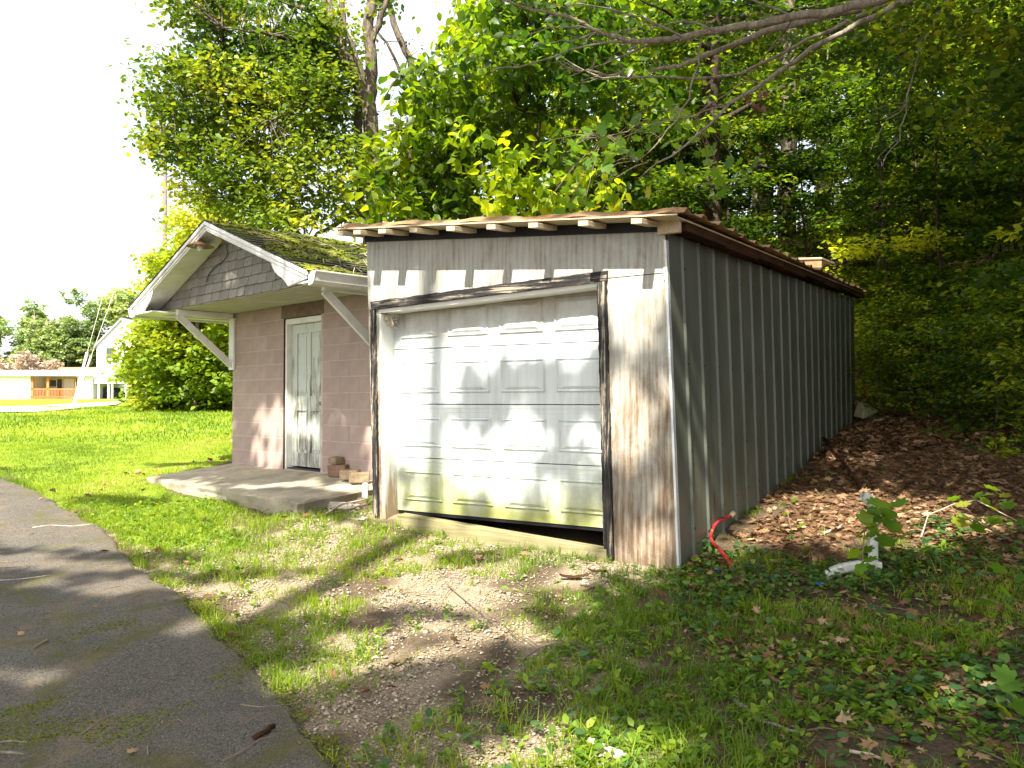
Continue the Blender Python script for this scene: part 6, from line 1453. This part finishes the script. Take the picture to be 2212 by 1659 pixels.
    for i in range(60):
        x, y = r.uniform(3.3, 4.05), r.uniform(-.7, .9); z = 3.85-(x-1.67)*.3715
        a = r.uniform(0, 6.28); L_ = r.uniform(.06, .26); mb.tube([(x, y, z+.01), (x+math.cos(a)*L_*.5, y+math.sin(a)*L_*.5, z+r.uniform(.02, .07)), (x+math.cos(a)*L_, y+math.sin(a)*L_, z-math.cos(a)*L_*.37+.02)], .0035, 4, cap=False)
    for i in range(22):
        x, y = r.uniform(2.0, 3.6), r.uniform(-.9, .8); z = 3.85-(x-1.67)*.3715; a = r.uniform(0, 6.28); L_ = r.uniform(.1, .35)
        mb.tube([(x, y, z+.02), (x+math.cos(a)*L_*.5, y+math.sin(a)*L_*.5, z+.05-math.cos(a)*L_*.18), (x+math.cos(a)*L_, y+math.sin(a)*L_, z-math.cos(a)*L_*.37+.025)], .004, 4, cap=False)
    o = mb.obj('roof_debris', 'palewood'); o.location = (HW[0], HW[1], 0); o.rotation_euler = (0, 0, -HP); tag(o, 'dry twigs and vine stems caught on the mossy roof of the pink building', 'twigs', kind='stuff')
    # saplings with maple leaves
    def sapling(name, label, stems, lv, size, tint, Yo=0):
        b = G(*stems[0][0]); root = empty(name, tuple(b), 0, label, 'sapling')
        mb = MB()
        for st in stems:
            mb.tube([tuple(at(p[0], p[1], b[1]+Yo+(p[2] if len(p) > 2 else 0))-b) for p in st], [.005-.0006*i for i in range(len(st))], 5)
        mb.obj('stem', 'twig', root, True)
        V, F = scatter(MAPLE_T, MAPLE_F, np.zeros((1, 3)), np.eye(3)[None], np.array([1.0])); me = None
        variants = []
        for t in (tint-.2, tint, min(1, tint+.25)): variants.append(mesh_np('leaf', V, F, np.full(len(F), t)))
        for i, q in enumerate(lv):
            o = link('leaf', variants[i % 3], MT['leaf_maple'], root); c = at(q[0], q[1], b[1]+Yo+random.uniform(-.08, .08))-b
            o.location = tuple(c); s = size*random.uniform(.75, 1.2); o.scale = (s, s, s); o.rotation_euler = (random.uniform(.2, 1.0), random.uniform(-.5, .5), random.uniform(0, 6.28))
    sapling('maple_sapling', 'young maple seedling growing in front of the white downspout', [[(1868, 1275), (1862, 1210), (1868, 1150), (1885, 1100)], [(1862, 1210), (1850, 1180), (1840, 1160)], [(1868, 1160), (1910, 1120)]], [(1870, 1108), (1895, 1092), (1920, 1100), (1940, 1118), (1905, 1130), (1925, 1150), (1880, 1140), (1945, 1095), (1935, 1165), (1862, 1195), (1878, 1215), (1850, 1205), (1890, 1230), (1845, 1235), (1870, 1250), (1910, 1180), (1900, 1110), (1860, 1130), (1885, 1160), (1915, 1140), (1930, 1105), (1870, 1175), (1852, 1160), (1898, 1148), (1925, 1180)], .12, .6, -.22)
    sapling('maple_sapling', 'bright young maple seedling at the right edge above the litter', [[(2212, 1180), (2150, 1150), (2110, 1120), (2080, 1090)], [(2150, 1150), (2060, 1100), (2045, 1085)]], [(2045, 1082), (2100, 1075), (2085, 1095), (2120, 1070), (2140, 1090), (2160, 1105), (2185, 1100), (2130, 1130), (2100, 1125), (2110, 1150), (2165, 1130), (2075, 1140), (2195, 1130), (2150, 1060), (2175, 1075)], .11, .75)
    sapling('maple_sapling', 'small broad seedling cut by the right edge in the lower foreground', [[(2212, 1560), (2190, 1530), (2175, 1510)]], [(2170, 1495), (2160, 1525), (2200, 1520), (2190, 1480), (2205, 1545), (2180, 1550)], .10, .55)
    sapling('maple_sapling', 'spreading seedling low at the right edge among ivy', [[(2200, 1330), (2150, 1300), (2120, 1290)]], [(2110, 1285), (2150, 1270), (2180, 1290), (2200, 1260), (2140, 1310), (2190, 1320), (2205, 1230), (2170, 1240)], .09, .4)
    sapling('weed_seedling', 'three-leaved seedling on the litter near the metal wall', [[(1712, 1180), (1708, 1140), (1700, 1100)]], [(1695, 1092), (1710, 1085), (1705, 1110), (1690, 1150), (1715, 1155), (1725, 1140), (1700, 1165)], .065, .5)
    # ivy climbing the metal corner
    q = []
    for _ in range(70):
        t = rng.uniform(0, 1); q.append(at(1500+35*t+rng.normal(0, 9), 1225-75*t+rng.normal(0, 10), 6.72+.5*t))
    q = np.array(q); base = q[0].copy(); root = empty('climbing_ivy', tuple(base), 0, 'small ivy climbing the foot of the metal corner beside the hose', 'ivy')
    V, F = leaves(q-base, .045, (-.5, .5), .8, IVY_T, IVY_F); link('leaf_cluster', mesh_np('leaf_cluster', V, F, np.repeat(rng.uniform(.3, 1, len(q)), len(IVY_F))), MT['ivy'], root)['kind'] = 'stuff'
small_things()
